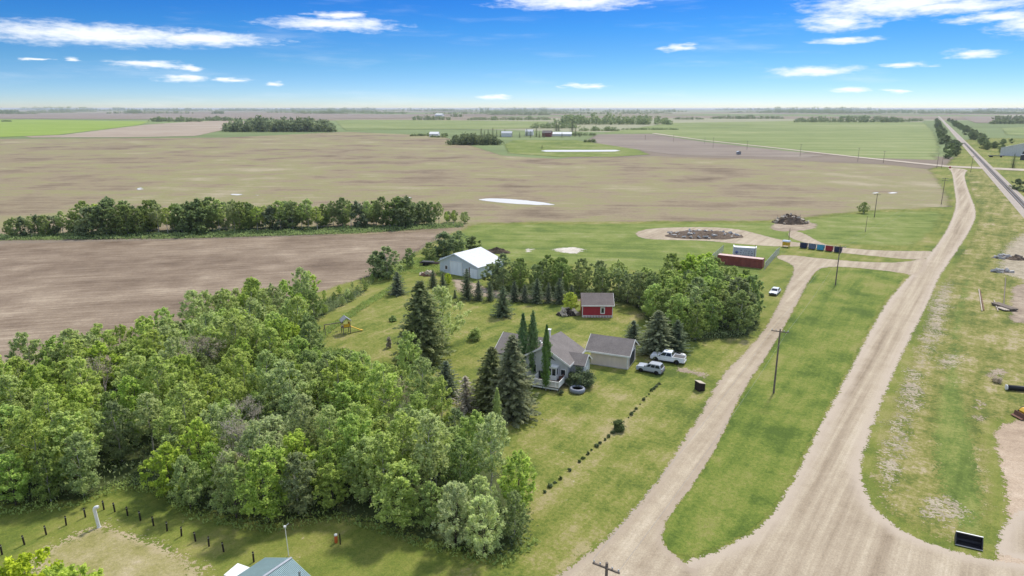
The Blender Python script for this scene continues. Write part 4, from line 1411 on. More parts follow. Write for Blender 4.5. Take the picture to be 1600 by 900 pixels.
# --- the wood beside the lawn
WOOD = px([(-170, 800), (0, 798), (120, 788), (165, 768), (205, 760), (245, 770), (300, 802), (420, 820), (520, 800), (600, 822), (690, 856), (790, 872), (828, 845), (806, 795), (738, 735), (706, 698), (655, 668),
           (618, 622), (608, 590), (590, 585), (540, 566), (478, 558), (450, 540), (490, 502), (562, 466), (590, 438), (480, 478), (330, 532), (150, 588), (0, 648), (-170, 712)])
FRONT = px([(-170, 800), (0, 798), (120, 788), (165, 768), (205, 760), (245, 770), (300, 802), (420, 820), (520, 800), (600, 822), (690, 856), (790, 872)])
LAWN = px([(828, 845), (806, 795), (738, 735), (706, 698), (655, 668), (618, 622), (608, 590), (590, 585), (540, 566), (478, 558), (450, 540), (490, 502), (562, 462), (590, 432)])
FIELD = px([(590, 438), (480, 478), (330, 532), (150, 588), (0, 648), (-170, 712)])


def along(p, line):
    """distance to a polyline and position along it"""
    best = (1e9, 0)
    s = 0
    for a, b in zip(line, line[1:]):
        a2, b2, q = Vector(a[:2]), Vector(b[:2]), Vector(p)
        ab = b2 - a2
        t = max(0, min(1, (q - a2).dot(ab) / ab.length_squared))
        d = (q - (a2 + ab * t)).length
        if d < best[0]:
            best = (d, s + t * ab.length)
        s += ab.length
    return best


def make_wood():
    gap = G(385, 640)
    gap2 = G(205, 745)
    spots = scatter(WOOD, 3.15, 11, 420, 60000, avoid=[(*G(538, 540).xy, 4.0), (*G(528, 562).xy, 3.6), (*G(515, 585).xy, 3.0), (gap.x, gap.y, 2.0), (gap2.x, gap2.y, 4.0), (*G(215, 655).xy, 3.6), (*G(560, 716).xy, 3.4), (*G(490, 705).xy, 2.6), (*G(620, 705).xy, 2.4)])
    rng = random.Random(5)
    deadpx = [G(392, 770), G(605, 672), G(380, 725), G(405, 745), G(160, 650), G(300, 610)]
    dead = set()
    for d in deadpx:
        dead.add(min(range(len(spots)), key=lambda i: (spots[i][0] - d.x) ** 2 + (spots[i][1] - d.y) ** 2))
    rows = []
    for i, (x, y) in enumerate(spots):
        df, sf = along((x, y), FRONT)
        dl, sl = along((x, y), LAWN)
        dd, sdd = along((x, y), FIELD)
        zone = 'front' if df < 3.6 else 'lawn' if dl < 3.6 else 'field' if dd < 4.0 else 'in'
        if i in dead:
            kind = 'dead'
        elif zone == 'front':
            kind = rng.choices(['poplar', 'dense', 'willow', 'aspen'], [6, 2, 1, 1])[0]
        elif zone == 'lawn':
            kind = rng.choices(['poplar', 'dense', 'aspen', 'willow'], [5, 1.5, 3, 0.8])[0]
        elif zone == 'field':
            kind = rng.choices(['aspen', 'poplar'], [4, 3])[0]
        else:
            kind = rng.choices(['aspen', 'poplar', 'dense', 'willow'], [6, 4.5, 1.2, 0.4])[0]
        pxl = 800 + FPX * x / (y * math.cos(PITCH) + CAM_H * math.sin(PITCH))
        if y < 64 and 700 < pxl:
            kind = 'willow' if pxl < 800 else 'dense'
        rows.append([zone, kind, x, y, sf, sl, sdd, df])
    words = {'poplar': ('poplar_tree', POPLAR, 9.0, (6.0, 9.8), 'fresh green poplar'), 'aspen': ('aspen_tree', ASPEN, 10.0, (7.6, 11.2), 'pale green aspen'),
             'dense': ('poplar_tree', DENSE, 9.0, (6.0, 8.5), 'dark green poplar'), 'willow': ('willow_tree', WILLOW, 8.0, (5.5, 7.5), 'grey green willow'),
             'dead': ('dead_tree', DEAD, 8.5, (10.5, 12.5), 'bare bleached tree')}
    places = {'front': ('on the wood edge facing the posts', 4, 'from the left'), 'lawn': ('on the wood edge along the mown lawn', 5, 'from the road end'),
              'field': ('on the wood edge along the plowed field', 6, 'from the workshop end')}
    for z in ('front', 'lawn', 'field'):
        lst = sorted([r for r in rows if r[0] == z], key=lambda r: r[places[z][1]])
        seen = {}
        for r in lst:
            n = seen.get(r[1], 0)
            seen[r[1]] = n + 1
            r.append(f"{words[r[1]][4]} {places[z][0]}, {nth(n)} {places[z][2]}")
    inner = sorted([r for r in rows if r[0] == 'in'], key=lambda r: r[3])
    bands = {}
    for r in inner:
        bands.setdefault(int(r[7] // 5), []).append(r)
    for bi, b in enumerate(sorted(bands)):
        seen = {}
        for r in sorted(bands[b], key=lambda r: r[2]):
            n = seen.get(r[1], 0)
            seen[r[1]] = n + 1
            r.append(f"{words[r[1]][4]} inside the wood, {nth(n)} from the left, {nth(bi)} row behind the front trees")
    for j, r in enumerate(rows):
        name, meshes, h0, (lo, hi), _ = words[r[1]]
        h = rng.uniform(lo, hi)
        if r[0] == 'front':
            h *= 0.92
        # low trees before the playset and the open lawn behind them
        dd_ = r[3] * math.cos(PITCH) + CAM_H * math.sin(PITCH)
        uu = 800 + FPX * r[2] / dd_
        vv = 450 - FPX * (r[3] * math.sin(PITCH) - CAM_H * math.cos(PITCH)) / dd_
        if 495 < uu < 660 and vv < 690:
            h = max(2.2, min(h, rise(uu, vv, 545 if uu < 575 else 566) * 0.93))
        plant(name, r[1], meshes, rng.randrange(99), r[-1], 'tree', (r[2], r[3]), h, h0, 'trees of the wood beside the lawn', rng.uniform(0.85, 1.15))
    return len(rows)


NW = make_wood()

# --- the hedgerow between the plowed field and the stubble
rng = random.Random(21)
hx = []
u = 14
while u < 724:
    hx.append(u)
    u += rng.uniform(9, 15)
hed = []
for i, u in enumerate(hx):
    v = 372 - (u / 725) * 20 + rng.uniform(-3, 2)
    tall = 27 + 10 * math.sin(u / 90) if u < 110 else (50 if 130 < u < 380 else 44 if u < 540 else 47 if u < 640 else 34)
    if u > 640:
        tall = 36 if u < 690 else 24
    if 100 < u < 130:
        tall = 24
    top = v - tall * rng.uniform(0.8, 1.06)
    hed.append((u, v, top))
hed.sort(key=lambda q: q[0])
for i, (u, v, top) in enumerate(hed):
    p = G(u, v)
    h = rise(u, v, top)
    k = rng.choices(['dense', 'aspen', 'far'], [5, 2, 2])[0]
    me, h0, nm, wd = {'dense': (DENSE, 9.0, 'poplar_tree', 'dark leafy poplar'), 'aspen': (ASPEN, 10.0, 'aspen_tree', 'pale trunked aspen'), 'far': (FARTREE, 9.0, 'poplar_tree', 'round crowned poplar')}[k]
    plant(nm, k, me, rng.randrange(9), f"{wd} in the hedgerow by the plowed field, {nth(i)} tree from the left", 'tree', (p.x, p.y), h, h0,
          'trees of the hedgerow behind the plowed field', rng.uniform(1.0, 1.3))
    if rng.random() < 0.55:
        q = p + Vector((rng.uniform(-2, 2), rng.uniform(4, 7), 0))
        plant('poplar_tree', 'dense', DENSE, rng.randrange(9), f"dark poplar in the back line of the hedgerow, behind its {nth(i)} tree", 'tree', (q.x, q.y), h * 0.92, 9.0,
              'trees of the hedgerow behind the plowed field', 1.15)

# --- the grove right of the workshop
GROVE = px([(768, 450), (830, 446), (900, 450), (990, 461), (1060, 458), (1110, 456), (1160, 478), (1174, 508), (1160, 528), (1100, 532), (1078, 536), (1045, 522), (1012, 497), (992, 476), (900, 467), (830, 460), (790, 462)])
spots = scatter(GROVE, 3.7, 31, 90, 20000)
spots.sort(key=lambda s: s[0])
rng = random.Random(8)
cnt = {}
for i, (x, y) in enumerate(spots):
    left = x < 32
    k = rng.choices(['dense', 'poplar', 'aspen'], [5, 1.3, 1] if left else [4, 3.2, 0.5])[0]
    me, h0, nm, wd = {'dense': (DENSE, 9.0, 'poplar_tree', 'dark green poplar'), 'poplar': (POPLAR, 9.0, 'poplar_tree', 'bright green poplar'), 'aspen': (ASPEN, 10.0, 'aspen_tree', 'slim pale trunked aspen')}[k]
    side = 'behind the row of spruces' if left else 'beside the parked white car'
    n = cnt.get((k, side), 0)
    cnt[(k, side)] = n + 1
    h = rng.uniform(6.0, 8.4) if left else rng.uniform(7.0, 10.4)
    plant(nm, k, me, rng.randrange(9), f"{wd} in the grove {side}, {nth(n)} from the left", 'tree', (x, y), h, h0, 'trees of the grove around the lawn', rng.uniform(1.0, 1.25))

# --- trees one can tell apart
SINGLE = [
    # name, kind, meshes, h0, u, base, top, wide, label
    ('spruce_tree', 'spruce', SPRUCE, 10.0, 661, 566, 443, 1.0, 'tallest dark spruce standing in front of the round willow on the lawn'),
    ('willow_tree', 'willow', WILLOW, 8.0, 690, 540, 448, 0.8, 'round grey green willow right behind the tallest spruce'),
    ('spruce_tree', 'spruce', SPRUCE, 10.0, 801, 652, 528, 0.85, 'tall dark spruce in front of the house left of its deck'),
    ('spruce_tree', 'spruce', SPRUCE, 10.0, 769, 638, 546, 1.1, 'shorter spruce pressed against the left of the tall spruce by the house'),
    ('spruce_tree', 'bspruce', BSPRUCE, 6.0, 698, 622, 567, 1.2, 'small dark blue spruce at the edge of the wood left of the half dead spruce'),
    ('spruce_tree', 'spare', SPARE, 6.0, 728, 643, 591, 1.5, 'half dead greyish spruce between the small blue spruce and the pencil poplar'),
    ('spruce_tree', 'bspruce', BSPRUCE, 6.0, 622, 461, 427, 1.2, 'dark spruce alone at the far left corner of the lawn'),
    ('spruce_tree', 'bspruce', BSPRUCE, 6.0, 677, 450, 423, 0.9, 'slender spruce in front of the workshop window'),
    ('spruce_tree', 'bspruce', BSPRUCE, 6.0, 692, 450, 428, 0.8, 'small spruce in front of the big pale overhead door'),
    ('spruce_tree', 'bspruce', BSPRUCE, 6.0, 730, 469, 422, 0.75, 'tallest spruce of the row, nearest the workshop dirt yard'),
    ('spruce_tree', 'bspruce', BSPRUCE, 6.0, 748, 470, 440, 0.9, 'second spruce of the row counting from the workshop'),
    ('spruce_tree', 'bspruce', BSPRUCE, 6.0, 766, 471, 442, 0.8, 'third spruce of the row counting from the workshop'),
    ('spruce_tree', 'bspruce', BSPRUCE, 6.0, 786, 495, 449, 1.05, 'broad dark spruce standing alone on the lawn before the spruce row'),
    ('spruce_tree', 'bspruce', BSPRUCE, 6.0, 804, 472, 441, 0.95, 'fourth spruce of the row, just behind the broad lone spruce'),
    ('spruce_tree', 'bspruce', BSPRUCE, 6.0, 820, 473, 446, 0.95, 'fifth spruce of the row counting from the workshop'),
    ('spruce_tree', 'bspruce', BSPRUCE, 6.0, 839, 474, 437, 1.0, 'sixth and bushiest spruce of the row before the grove'),
    ('spruce_tree', 'bspruce', BSPRUCE, 6.0, 857, 474, 443, 0.75, 'seventh spruce of the row, thin, before the grove'),
    ('spruce_tree', 'bspruce', BSPRUCE, 6.0, 874, 475, 437, 0.95, 'eighth spruce of the row, behind the lime green bush tree'),
    ('spruce_tree', 'bspruce', BSPRUCE, 6.0, 893, 470, 447, 0.9, 'last spruce of the row, half hidden beside the red shed'),
    ('spruce_tree', 'bspruce', BSPRUCE, 6.0, 711, 467, 454, 0.8, 'tiny young spruce at the edge of the workshop dirt yard'),
    ('spruce_tree', 'bspruce', BSPRUCE, 6.0, 989, 536, 503, 1.5, 'squat dark spruce alone behind the garage'),
    ('spruce_tree', 'spruce', SPRUCE, 10.0, 1026, 553, 488, 1.35, 'dark spruce behind the white pickup, broader of two'),
    ('spruce_tree', 'bspruce', BSPRUCE, 6.0, 1056, 551, 503, 1.25, 'narrower spruce right behind the pickup bed'),
    ('ash_tree', 'dense', DENSE, 9.0, 1349, 334, 316, 1.5, 'lone dark tree on the meadow beside a utility pole'),
    ('poplar_tree', 'column', COLUMN, 11.0, 817, 590, 490, 0.9, 'left one of the two tall columnar poplars touching the house'),
    ('poplar_tree', 'column', COLUMN, 11.0, 832, 592, 487, 0.95, 'right one of the two tall columnar poplars touching the house'),
    ('poplar_tree', 'column', COLUMN, 11.0, 853, 612, 508, 0.72, 'single columnar poplar rising in front of the deck'),
    ('poplar_tree', 'pencil', COLUMN[2:], 8.0, 777, 684, 607, 0.85, 'thin pale pencil poplar alone in front of the house spruces'),
    ('poplar_tree', 'lime', LIME, 7.0, 891, 490, 458, 0.95, 'lime green leafy tree beside the red shed'),
    ('poplar_tree', 'dense', DENSE, 9.0, 606, 436, 386, 1.40, 'round dark tree at the corner of the plowed field'),
    ('poplar_tree', 'far', FARTREE, 9.0, 592, 434, 392, 1.12, 'dark tree tucked against the left of the round corner tree'),
    ('poplar_tree', 'dense', DENSE, 9.0, 640, 420, 388, 1.12, 'small dark tree between the corner tree and the flat trailer'),
    ('poplar_tree', 'dense', DENSE, 9.0, 671, 408, 380, 1.40, 'leafy tree at the back left corner of the workshop'),
    ('poplar_tree', 'far', FARTREE, 9.0, 695, 402, 364, 1.40, 'broad tree behind the workshop roof, left of its ridge'),
    ('poplar_tree', 'dense', DENSE, 9.0, 717, 398, 362, 1.40, 'tall dark tree behind the workshop ridge'),
    ('poplar_tree', 'far', FARTREE, 9.0, 738, 394, 370, 1.26, 'lower tree right of the others behind the workshop'),
    ('poplar_tree', 'dense', DENSE, 9.0, 770, 450, 412, 1.54, 'dark tree against the right wall of the workshop'),
    ('poplar_tree', 'poplar', POPLAR, 9.0, 795, 458, 428, 0.7, 'small bright tree in front of the workshop grove'),
    ('poplar_tree', 'lime', LIME, 7.0, 700, 445, 428, 0.9, 'young yellow green tree in front of the workshop'),
    ('poplar_tree', 'poplar', POPLAR, 9.0, 640, 600, 520, 0.75, 'slim bright tree in front of the tallest spruce'),
    ('poplar_tree', 'lime', LIME, 7.0, 392, 505, 448, 0.75, 'yellow topped tree on the wood edge near the plowed field'),
]
for q in SINGLE:
    name, kk, me, h0, u, vb, vt, wd, lab = q
    p = G(u, vb)
    idx = {832: 1, 801: 1, 769: 2}.get(u, int(u * 7) % 97)
    plant(name, kk, me, idx, lab, 'tree', (p.x, p.y), rise(u, vb, vt), h0, None, wd)
for u, y, zt, lab in ((30, 47.5, 8.0, 'yellow green tree top in the bottom left corner, larger one beside the dry mound'), (92, 47, 7.2, 'yellow green tree top in the bottom left corner, smaller one nearer the dry mound')):
    d = y * math.cos(PITCH) + (CAM_H - zt) * math.sin(PITCH)
    x = (u - 800) / FPX * d
    plant('maple_tree', 'lime', LIME, u, lab, 'tree', (x, y), zt, 7.0, 'yellow green trees below the mound', 0.9)

# --- rail side trees
k = 0
rng = random.Random(77)
for side, off in ((-1, 'west'), (1, 'east')):
    s = 415 if side < 0 else 520
    k = 0
    while s < 2600:
        p = RAIL_A + RAIL_D * s + RAIL_N * (side * rng.uniform(13, 26))
        h = rng.uniform(6, 10) * (1 if s > 330 else 0.8) * (1.15 if s > 700 else 1)
        plant('poplar_tree', 'far', FARTREE, rng.randrange(9), f"dark leafy tree {'left' if side < 0 else 'right'} of the railway, {nth(k)} counting away from the level crossing", 'tree', (p.x, p.y), h, 9.0,
              'trees lining the railway', rng.uniform(1.1, 1.6))
        k += 1
        s += rng.uniform(8, 32) * (1 + s / 900)
for i, (u, v, t, w, lab) in enumerate([(1582, 263, 241, 1.0, 'dark conical spruce standing in the field before the grain shed'), (1592, 237, 226, 0.8, 'slim spruce against the wall of the grain shed, right one'),
                                       (1583, 239, 226, 0.8, 'slim spruce against the wall of the grain shed, left one')]):
    p = G(u, v)
    plant('spruce_tree', 'farspruce', FARSPRUCE, 0, lab, 'tree', (p.x, p.y), rise(u, v, t), 12.0, None, w * 1.6)
for u, v, t, lab in [(1538, 233, 221, 'dark bushy tree between the railway and the grain shed, nearest the track'), (1553, 232, 222, 'dark bushy tree between the railway and the grain shed, nearest the shed'),
                     (1567, 226, 217, 'dark tree behind the left end of the grain shed'), (1580, 224, 217, 'dark tree behind the roof of the grain shed'),
                     (1588, 297, 281, 'low dark willow beside the railway, left of a pair'), (1604, 300, 280, 'low dark willow beside the railway, right of a pair'), (1521, 219, 206, 'round tree by the track, opposite the rail side trees')]:
    p = G(u, v)
    plant('willow_tree', 'far', FARTREE, int(u), lab, 'tree', (p.x, p.y), rise(u, v, t), 9.0, None, 1.5)

# --- spruces of the distant farmyard
FARSP = [(752, 214, 201), (757, 214, 204), (763, 214, 202), (770, 214, 200), (776, 214, 203), (789, 213, 202), (823, 213, 201), (829, 215, 205), (838, 214, 199), (843, 215, 205),
                               (869, 205, 188), (873, 205, 192), (894, 206, 189), (899, 213, 199), (847, 233, 226), (795, 214, 206), (812, 215, 206), (850, 215, 206), (878, 215, 207), (906, 214, 206), (782, 214, 204), (855, 212, 203)]
for u, v, t in FARSP:
    p = G(u, v)
    plant('spruce_tree', 'farspruce', FARSPRUCE, 0, f"dark spruce at the distant farmyard, {nth(sum(q[0] < u for q in FARSP if q[1] < 230))} from the left" if v < 230 else 'tiny lone spruce by the end of the distant pond', 'tree', (p.x, p.y), rise(u, v, t), 12.0,
          'spruces at the distant farmyard' if v < 230 else None, 1.5)


# --- far woods that read as one mass
def far_wood(name, label, spans, seed, per=1.0, cat='wood', leaf=1.5):
    """spans: (u0, u1, v_base, height in pixel rows, depth rows)"""
    rng = np.random.default_rng(seed)
    C, rad = [], []
    for u0, u1, vb, hp, dep in spans:
        d0 = G((u0 + u1) / 2, vb).y
        mpp = d0 / FPX
        cr = max(1.4, 0.26 * hp * mpp)
        n = int(min(420, max(8, (u1 - u0) * mpp / cr * (1.6 + dep * 0.9) * per)))
        for _ in range(n):
            u = rng.uniform(u0, u1)
            v = vb - rng.uniform(0, dep)
            p = G(u, v)
            edge = min(1.0, (min(u - u0, u1 - u) + 1.5) / (0.12 * (u1 - u0) + 1.5))
            hh = 1.2 * hp * mpp * (0.62 + 0.38 * mnoise.noise((u * 0.09, seed, 0)) + 0.12 * rng.normal()) * (0.45 + 0.55 * edge)
            hh = max(hh, cr * 0.8)
            z = cr * 0.5
            while z < hh:
                C.append((p.x + rng.normal() * cr * 0.4, p.y + rng.normal() * cr * 0.4, z))
                rad.append(cr * rng.uniform(0.7, 1.1))
                z += cr * 0.8
    C = np.array(C)
    perq = 26 if len(C) < 1500 else 14
    Q, tint = clumps(C, rad, perq, np.repeat(np.array(rad) * 0.36, perq), rng)
    Q[:, :, 2] = np.maximum(Q[:, :, 2], 0.05)
    o = obj(name, quad_mesh(name, Q, tint, M['farleaf']))
    tag(o, label, cat, None, 'stuff')


far_wood('field_wood', 'big dark wood standing in the fields above the tan field', [(350, 525, 206.5, 19, 3)], 1, 1.6)
far_wood('field_wood', 'long low dark strip of trees above the tan field', [(233, 315, 190.5, 7, 1), (310, 368, 189, 6, 1)], 2)
far_wood('field_wood', 'low rounded wood in front of the distant farmyard', [(700, 783, 227, 15, 3)], 3, 1.6)
far_wood('field_wood', 'wide dark wood behind the distant farmyard', [(865, 1048, 195, 14, 2.5), (828, 905, 201, 8, 1), (905, 968, 205, 6, 1), (970, 1060, 203, 3, .5), (850, 930, 212, 5, .5)], 4, 1.2)
far_wood('field_wood', 'dark strip of trees beneath the white farm on the horizon', [(645, 703, 188, 7, 1), (705, 722, 183, 6, .6), (730, 868, 188, 5, 1), (760, 860, 180, 4, .5)], 5)
far_wood('field_wood', 'long dark wood beyond the green crop field', [(1238, 1420, 191.5, 8, 1.5), (1310, 1380, 185, 4, .6), (1415, 1445, 190, 5, .6), (1110, 1225, 186, 5, .8), (1050, 1100, 187, 4, .5)], 6)
far_wood('field_wood', 'dark wood right of the railway near the horizon', [(1545, 1640, 194, 8, 1.2), (1550, 1600, 187, 6, .8), (1520, 1552, 176, 4, .5)], 7)
far_wood('field_wood', 'dark clumps of trees at the far left of the fields', [(-40, 32, 178, 7, 1), (176, 195, 172, 4, .5), (198, 222, 177, 5, .6), (138, 154, 172, 3, .4), (330, 350, 178, 4, .4), (2, 18, 190.5, 3, .4)], 8)
far_wood('field_shrubs', 'dark shrubs around the farm pond and lone farmhouse', [(912, 931, 223, 5, .8), (640, 680, 213, 4, .8), (672, 700, 215, 3, .5), (690, 700, 213, 5, .5)], 9)
hz = []
rr = np.random.default_rng(4)
for i in range(85):
    u0 = rr.uniform(-80, 1650)
    hz.append((u0, u0 + rr.uniform(20, 150), rr.uniform(171.2, 178.5), rr.uniform(2.4, 4.8), 0.25))
far_wood('horizon_woods', 'thin blue grey tree lines scattered along the horizon', hz, 10, 0.6)


# --- undergrowth and tall grass
def cover(name, label, polys, n, hmax, mat, seed, leaf=0.2, tall=0.5, cat='undergrowth', clear=None):
    rng = np.random.default_rng(seed)
    Q = []
    tt = []
    for poly in polys:
        pp = [(p.x, p.y) for p in poly]
        xs, ys = [p[0] for p in pp], [p[1] for p in pp]
        P = np.stack([rng.uniform(min(xs), max(xs), n * 3), rng.uniform(min(ys), max(ys), n * 3)], 1)
        P = P[inside_np(P, pp)][:n]
        m = len(P)
        patch = np.array([mnoise.noise((x * 0.22, y * 0.22, seed)) for x, y in P])
        z = hmax * np.clip(0.55 + 0.9 * patch, 0.12, 1.3) * rng.uniform(0.1, 1, m)
        X = np.column_stack([P, z + 0.2])
        N = unit(rng.normal(size=(m, 3)) * 0.8 + np.array([0, 0, 0.5 * (1 - tall)]))
        T = np.array([0, 0, tall * 2]) + rng.normal(size=(m, 3)) * 0.6
        Q.append(quads(X, N, leaf, rng, 0.45, T))
        tt.append(0.45 + patch * 0.5 + rng.uniform(-.25, .3, m))
    o = obj(name, quad_mesh(name, np.concatenate(Q), np.concatenate(tt), M[mat]))
    return tag(o, label, cat, None, 'stuff')


cover('undergrowth', 'weedy undergrowth and low scrub beneath the trees of the wood', [WOOD, GROVE], 16000, 1.5, 'dense', 3, 0.21)
cover('tall_grass', 'tall weeds and uncut grass fringing the wood and the lawn corner',
      [px([(480, 545), (505, 518), (560, 478), (605, 452), (632, 436), (628, 445), (600, 466), (560, 490), (520, 518), (495, 548)]),
       px([(500, 548), (545, 548), (560, 572), (600, 600), (560, 590), (500, 560)]),
       px([(-150, 815), (0, 812), (110, 800), (165, 778), (210, 770), (250, 782), (300, 818), (420, 838), (520, 818), (600, 838), (690, 872), (790, 890), (852, 850), (836, 845), (790, 872), (690, 856), (600, 822), (520, 800), (420, 820), (300, 802), (245, 760), (205, 748), (165, 760), (120, 788), (0, 798), (-150, 800)]),
       px([(590, 442), (640, 428), (690, 432), (700, 425), (680, 402), (640, 405), (600, 425)])], 7000, 0.75, 'weeds', 4, 0.17, 0.7)
cover('tall_grass', 'strip of uncut grass and weeds under the hedgerow trees', [px([(0, 377), (300, 374), (560, 366), (725, 356), (722, 350), (560, 356), (300, 364), (0, 370)])], 9000, 1.2, 'dense', 6, 0.35)


# ------------------------------------------------------------------ vehicles
def wheel(parent, x, y, r, w, side):
    t = MB().lathe([(r * .62, -w / 2), (r * .95, -w / 2), (r, -w * .35), (r, w * .35), (r * .95, w / 2), (r * .62, w / 2)], 20, (0, 0, 0), 'y').build('wheel', M['tyre'], parent, (x, y, r))
    MB().lathe([(0.03, w * .40 * side), (r * .30, w * .44 * side), (r * .60, w * .47 * side), (r * .64, w * .3 * side), (r * .64, -w * .3 * side)], 18, (0, 0, 0), 'y').build('rim', M['rim'], t)
    return t


def body_profile(pts, arches):
    """side outline with the wheel arches cut out of the lower edge; arches are (x, radius)"""
    out = list(pts)
    low = pts[-1][1]
    for x, r in sorted(arches, reverse=False):
        for i in range(9):
            a = math.pi * (1 - i / 8)
            out.append((x + math.cos(a) * r, low + math.sin(a) * r * 0.95))
    return out


def cabin(parent, mat, x0, x1, X0, X1, zb, zt, wb, wt, pillars=(0.5,), roofmat=None):
    """glasshouse: tapered shell with dark panes set in it"""
    m = MB()
    lo = [(x0, -wb, zb), (x1, -wb, zb), (x1, wb, zb), (x0, wb, zb)]
    hi = [(X0, -wt, zt), (X1, -wt, zt), (X1, wt, zt), (X0, wt, zt)]
    m.add(lo + hi, [(0, 1, 5, 4), (2, 3, 7, 6), (1, 2, 6, 5), (3, 0, 4, 7)])
    cx, cy = (X0 + X1) / 2, 0
    cap = [Vector(h) + Vector((0, 0, 0.0)) for h in hi]
    m.add(cap + [Vector((cx + (h[0] - cx) * .88, h[1] * .86, zt + .055)) for h in hi], [(4, 5, 6, 7), (0, 1, 5, 4), (1, 2, 6, 5), (2, 3, 7, 6), (3, 0, 4, 7)])
    m.build('cab', mat, parent)

    def pane(name, a, b, c, d, out):
        a, b, c, d = [Vector(q) for q in (a, b, c, d)]

        def at(s, t):
            return (a.lerp(b, s)).lerp(d.lerp(c, s), t) + Vector(out) * 0.012
        return a, b, c, d, at
    for side in (-1, 1):
        a, b, c, d, at = pane('w', (x0, wb * side, zb), (x1, wb * side, zb), (X1, wt * side, zt), (X0, wt * side, zt), (0, side, .2))
        cuts = [0.05] + list(pillars) + [0.95]
        for s0, s1 in zip(cuts, cuts[1:]):
            q = [at(s0 + .02, .12), at(s1 - .02, .12), at(s1 - .02, .88), at(s0 + .02, .88)]
            MB().poly(q).build('side_window', M['glass'], parent)
    for nm, xb, xt, o in (('windscreen', x1, X1, 1), ('rear_window', x0, X0, -1)):
        a, b, c, d, at = pane('w', (xb, -wb, zb), (xb, wb, zb), (xt, wt, zt), (xt, -wt, zt), (o, 0, .3))
        MB().poly([at(.07, .1), at(.93, .1), at(.93, .9), at(.07, .9)]).build(nm, M['glass'], parent)


def vehicle(name, label, cat, front, rear, kind, mat):
    """front and rear are ground points of the wheels nearest the camera"""
    d = (front - rear)
    ang = math.atan2(d.y, d.x)
    spec = {'pickup': dict(L=5.9, W=1.0, wb=3.65, fo=0.95, r=.41, h=1.95), 'suv': dict(L=4.4, W=.93, wb=2.67, fo=.85, r=.37, h=1.75), 'sedan': dict(L=4.6, W=.9, wb=2.7, fo=.9, r=.33, h=1.45)}[kind]
    mid = (front + rear) / 2
    dn = d.normalized()
    away = Vector((-dn.y, dn.x, 0))
    if away.y < 0:
        away = -away
    c = mid + away * (spec['W'] - 0.12)
    t = thing(name, label, cat, (c.x, c.y, 0.19), ang)
    L, W, wb, fo, r = spec['L'], spec['W'], spec['wb'], spec['fo'], spec['r']
    xf, xr = wb / 2, -wb / 2
    nose, tail = xf + fo, xf + fo - L
    gl = .33
    if kind == 'pickup':
        top = [(nose - .02, .55), (nose, .95), (nose - .12, 1.08), (xf - .72, 1.2), (tail + .02, 1.2), (tail, .95), (tail + .03, .6), (tail + .1, gl + .12)]
    elif kind == 'suv':
        top = [(nose - .02, .5), (nose, .88), (nose - .15, 1.0), (xf - .62, 1.08), (tail + .06, 1.08), (tail, .9), (tail + .03, .5), (tail + .1, gl)]
    else:
        top = [(nose - .03, .42), (nose, .62), (nose - .25, .74), (xf - .55, .88), (tail + .5, .92), (tail + .05, .88), (tail, .6), (tail + .1, gl - .05)]
    prof = body_profile(top, [(xr, r * 1.18), (xf, r * 1.18)]) + [(nose - .1, top[-1][1])]
    b = MB()
    n = len(prof)
    # the sides lean in slightly above the waist
    ym = [W if z < .85 else W - .05 for _, z in prof]
    vs = [(x, -w, z) for (x, z), w in zip(prof, ym)] + [(x, w, z) for (x, z), w in zip(prof, ym)]
    b.add(vs, [tuple(range(n)), tuple(reversed(range(n, 2 * n)))] + [(i, i + n, (i + 1) % n + n, (i + 1) % n) for i in range(n)])
    b.build('body', mat, t)
    if kind == 'pickup':
        cabin(t, mat, -1.05, 1.35, -.85, .62, 1.2, 1.92, W - .07, W - .26, (0.5,))
        MB().box(tail + .08, -W + .16, 1.203, -1.12, W - .16, 1.212).build('bed', M['darkgrey'], t)
        MB().box(tail + .06, -W + .02, 1.2, -1.1, -W + .13, 1.27).box(tail + .06, W - .13, 1.2, -1.1, W - .02, 1.27).build('bed_rail', mat, t)
    elif kind == 'suv':
        cabin(t, mat, tail + .12, xf - .6, tail + .4, xf - 1.25, 1.08, 1.66, W - .05, W - .2, (.38, .70))
        rr = MB()
        for s in (-1, 1):
            rr.tube([(tail + .6, s * (W - .26), 1.74), (xf - 1.4, s * (W - .26), 1.74)], .025, 6)
        rr.build('roof_rack', M['white'], t)
    else:
        cabin(t, mat, tail + .55, xf - .5, tail + 1.15, xf - 1.25, .9, 1.40, W - .05, W - .22, (.5,))
    for x in (xf, xr):
        for s in (-1, 1):
            wheel(t, x, s * (W - .12), r, .24, s)
    zl = {'pickup': .86, 'suv': .82, 'sedan': .62}[kind]
    for s in (-1, 1):
        MB().box(nose - .1, s * (W - .2) - .16, zl - .09, nose + .012, s * (W - .2) + .16, zl + .09).build('headlight', M['lampclear'], t)
        MB().box(tail - .012, s * (W - .14) - .09, zl - .05, tail + .1, s * (W - .14) + .09, zl + .22).build('tail_light', M['lampred'], t)
        MB().box(xf - .75, s * (W + .09) - .08, zl + .36, xf - .6, s * (W + .09) + .08, zl + .52).build('mirror', M['black'], t)
    MB().box(nose - .06, -W + .05, gl + .02, nose + .06, W - .05, gl + .26).build('bumper', M['darkgrey'], t)
    MB().box(tail - .07, -W + .08, gl + .05, tail + .06, W - .08, gl + .27).build('bumper', M['darkgrey'] if kind != 'pickup' else M['galv'], t)
    MB().box(nose - .02, -W + .5, zl - .12, nose + .016, W - .5, zl + .1).build('grille', M['black'], t)
    MB().box(xr + r * 1.25, -W - .012, gl, xf - r * 1.25, W + .012, gl + .12).build('sill', M['darkgrey'], t)
    return t


def P(u, v, z=0.0):
    return G(u, v, z)


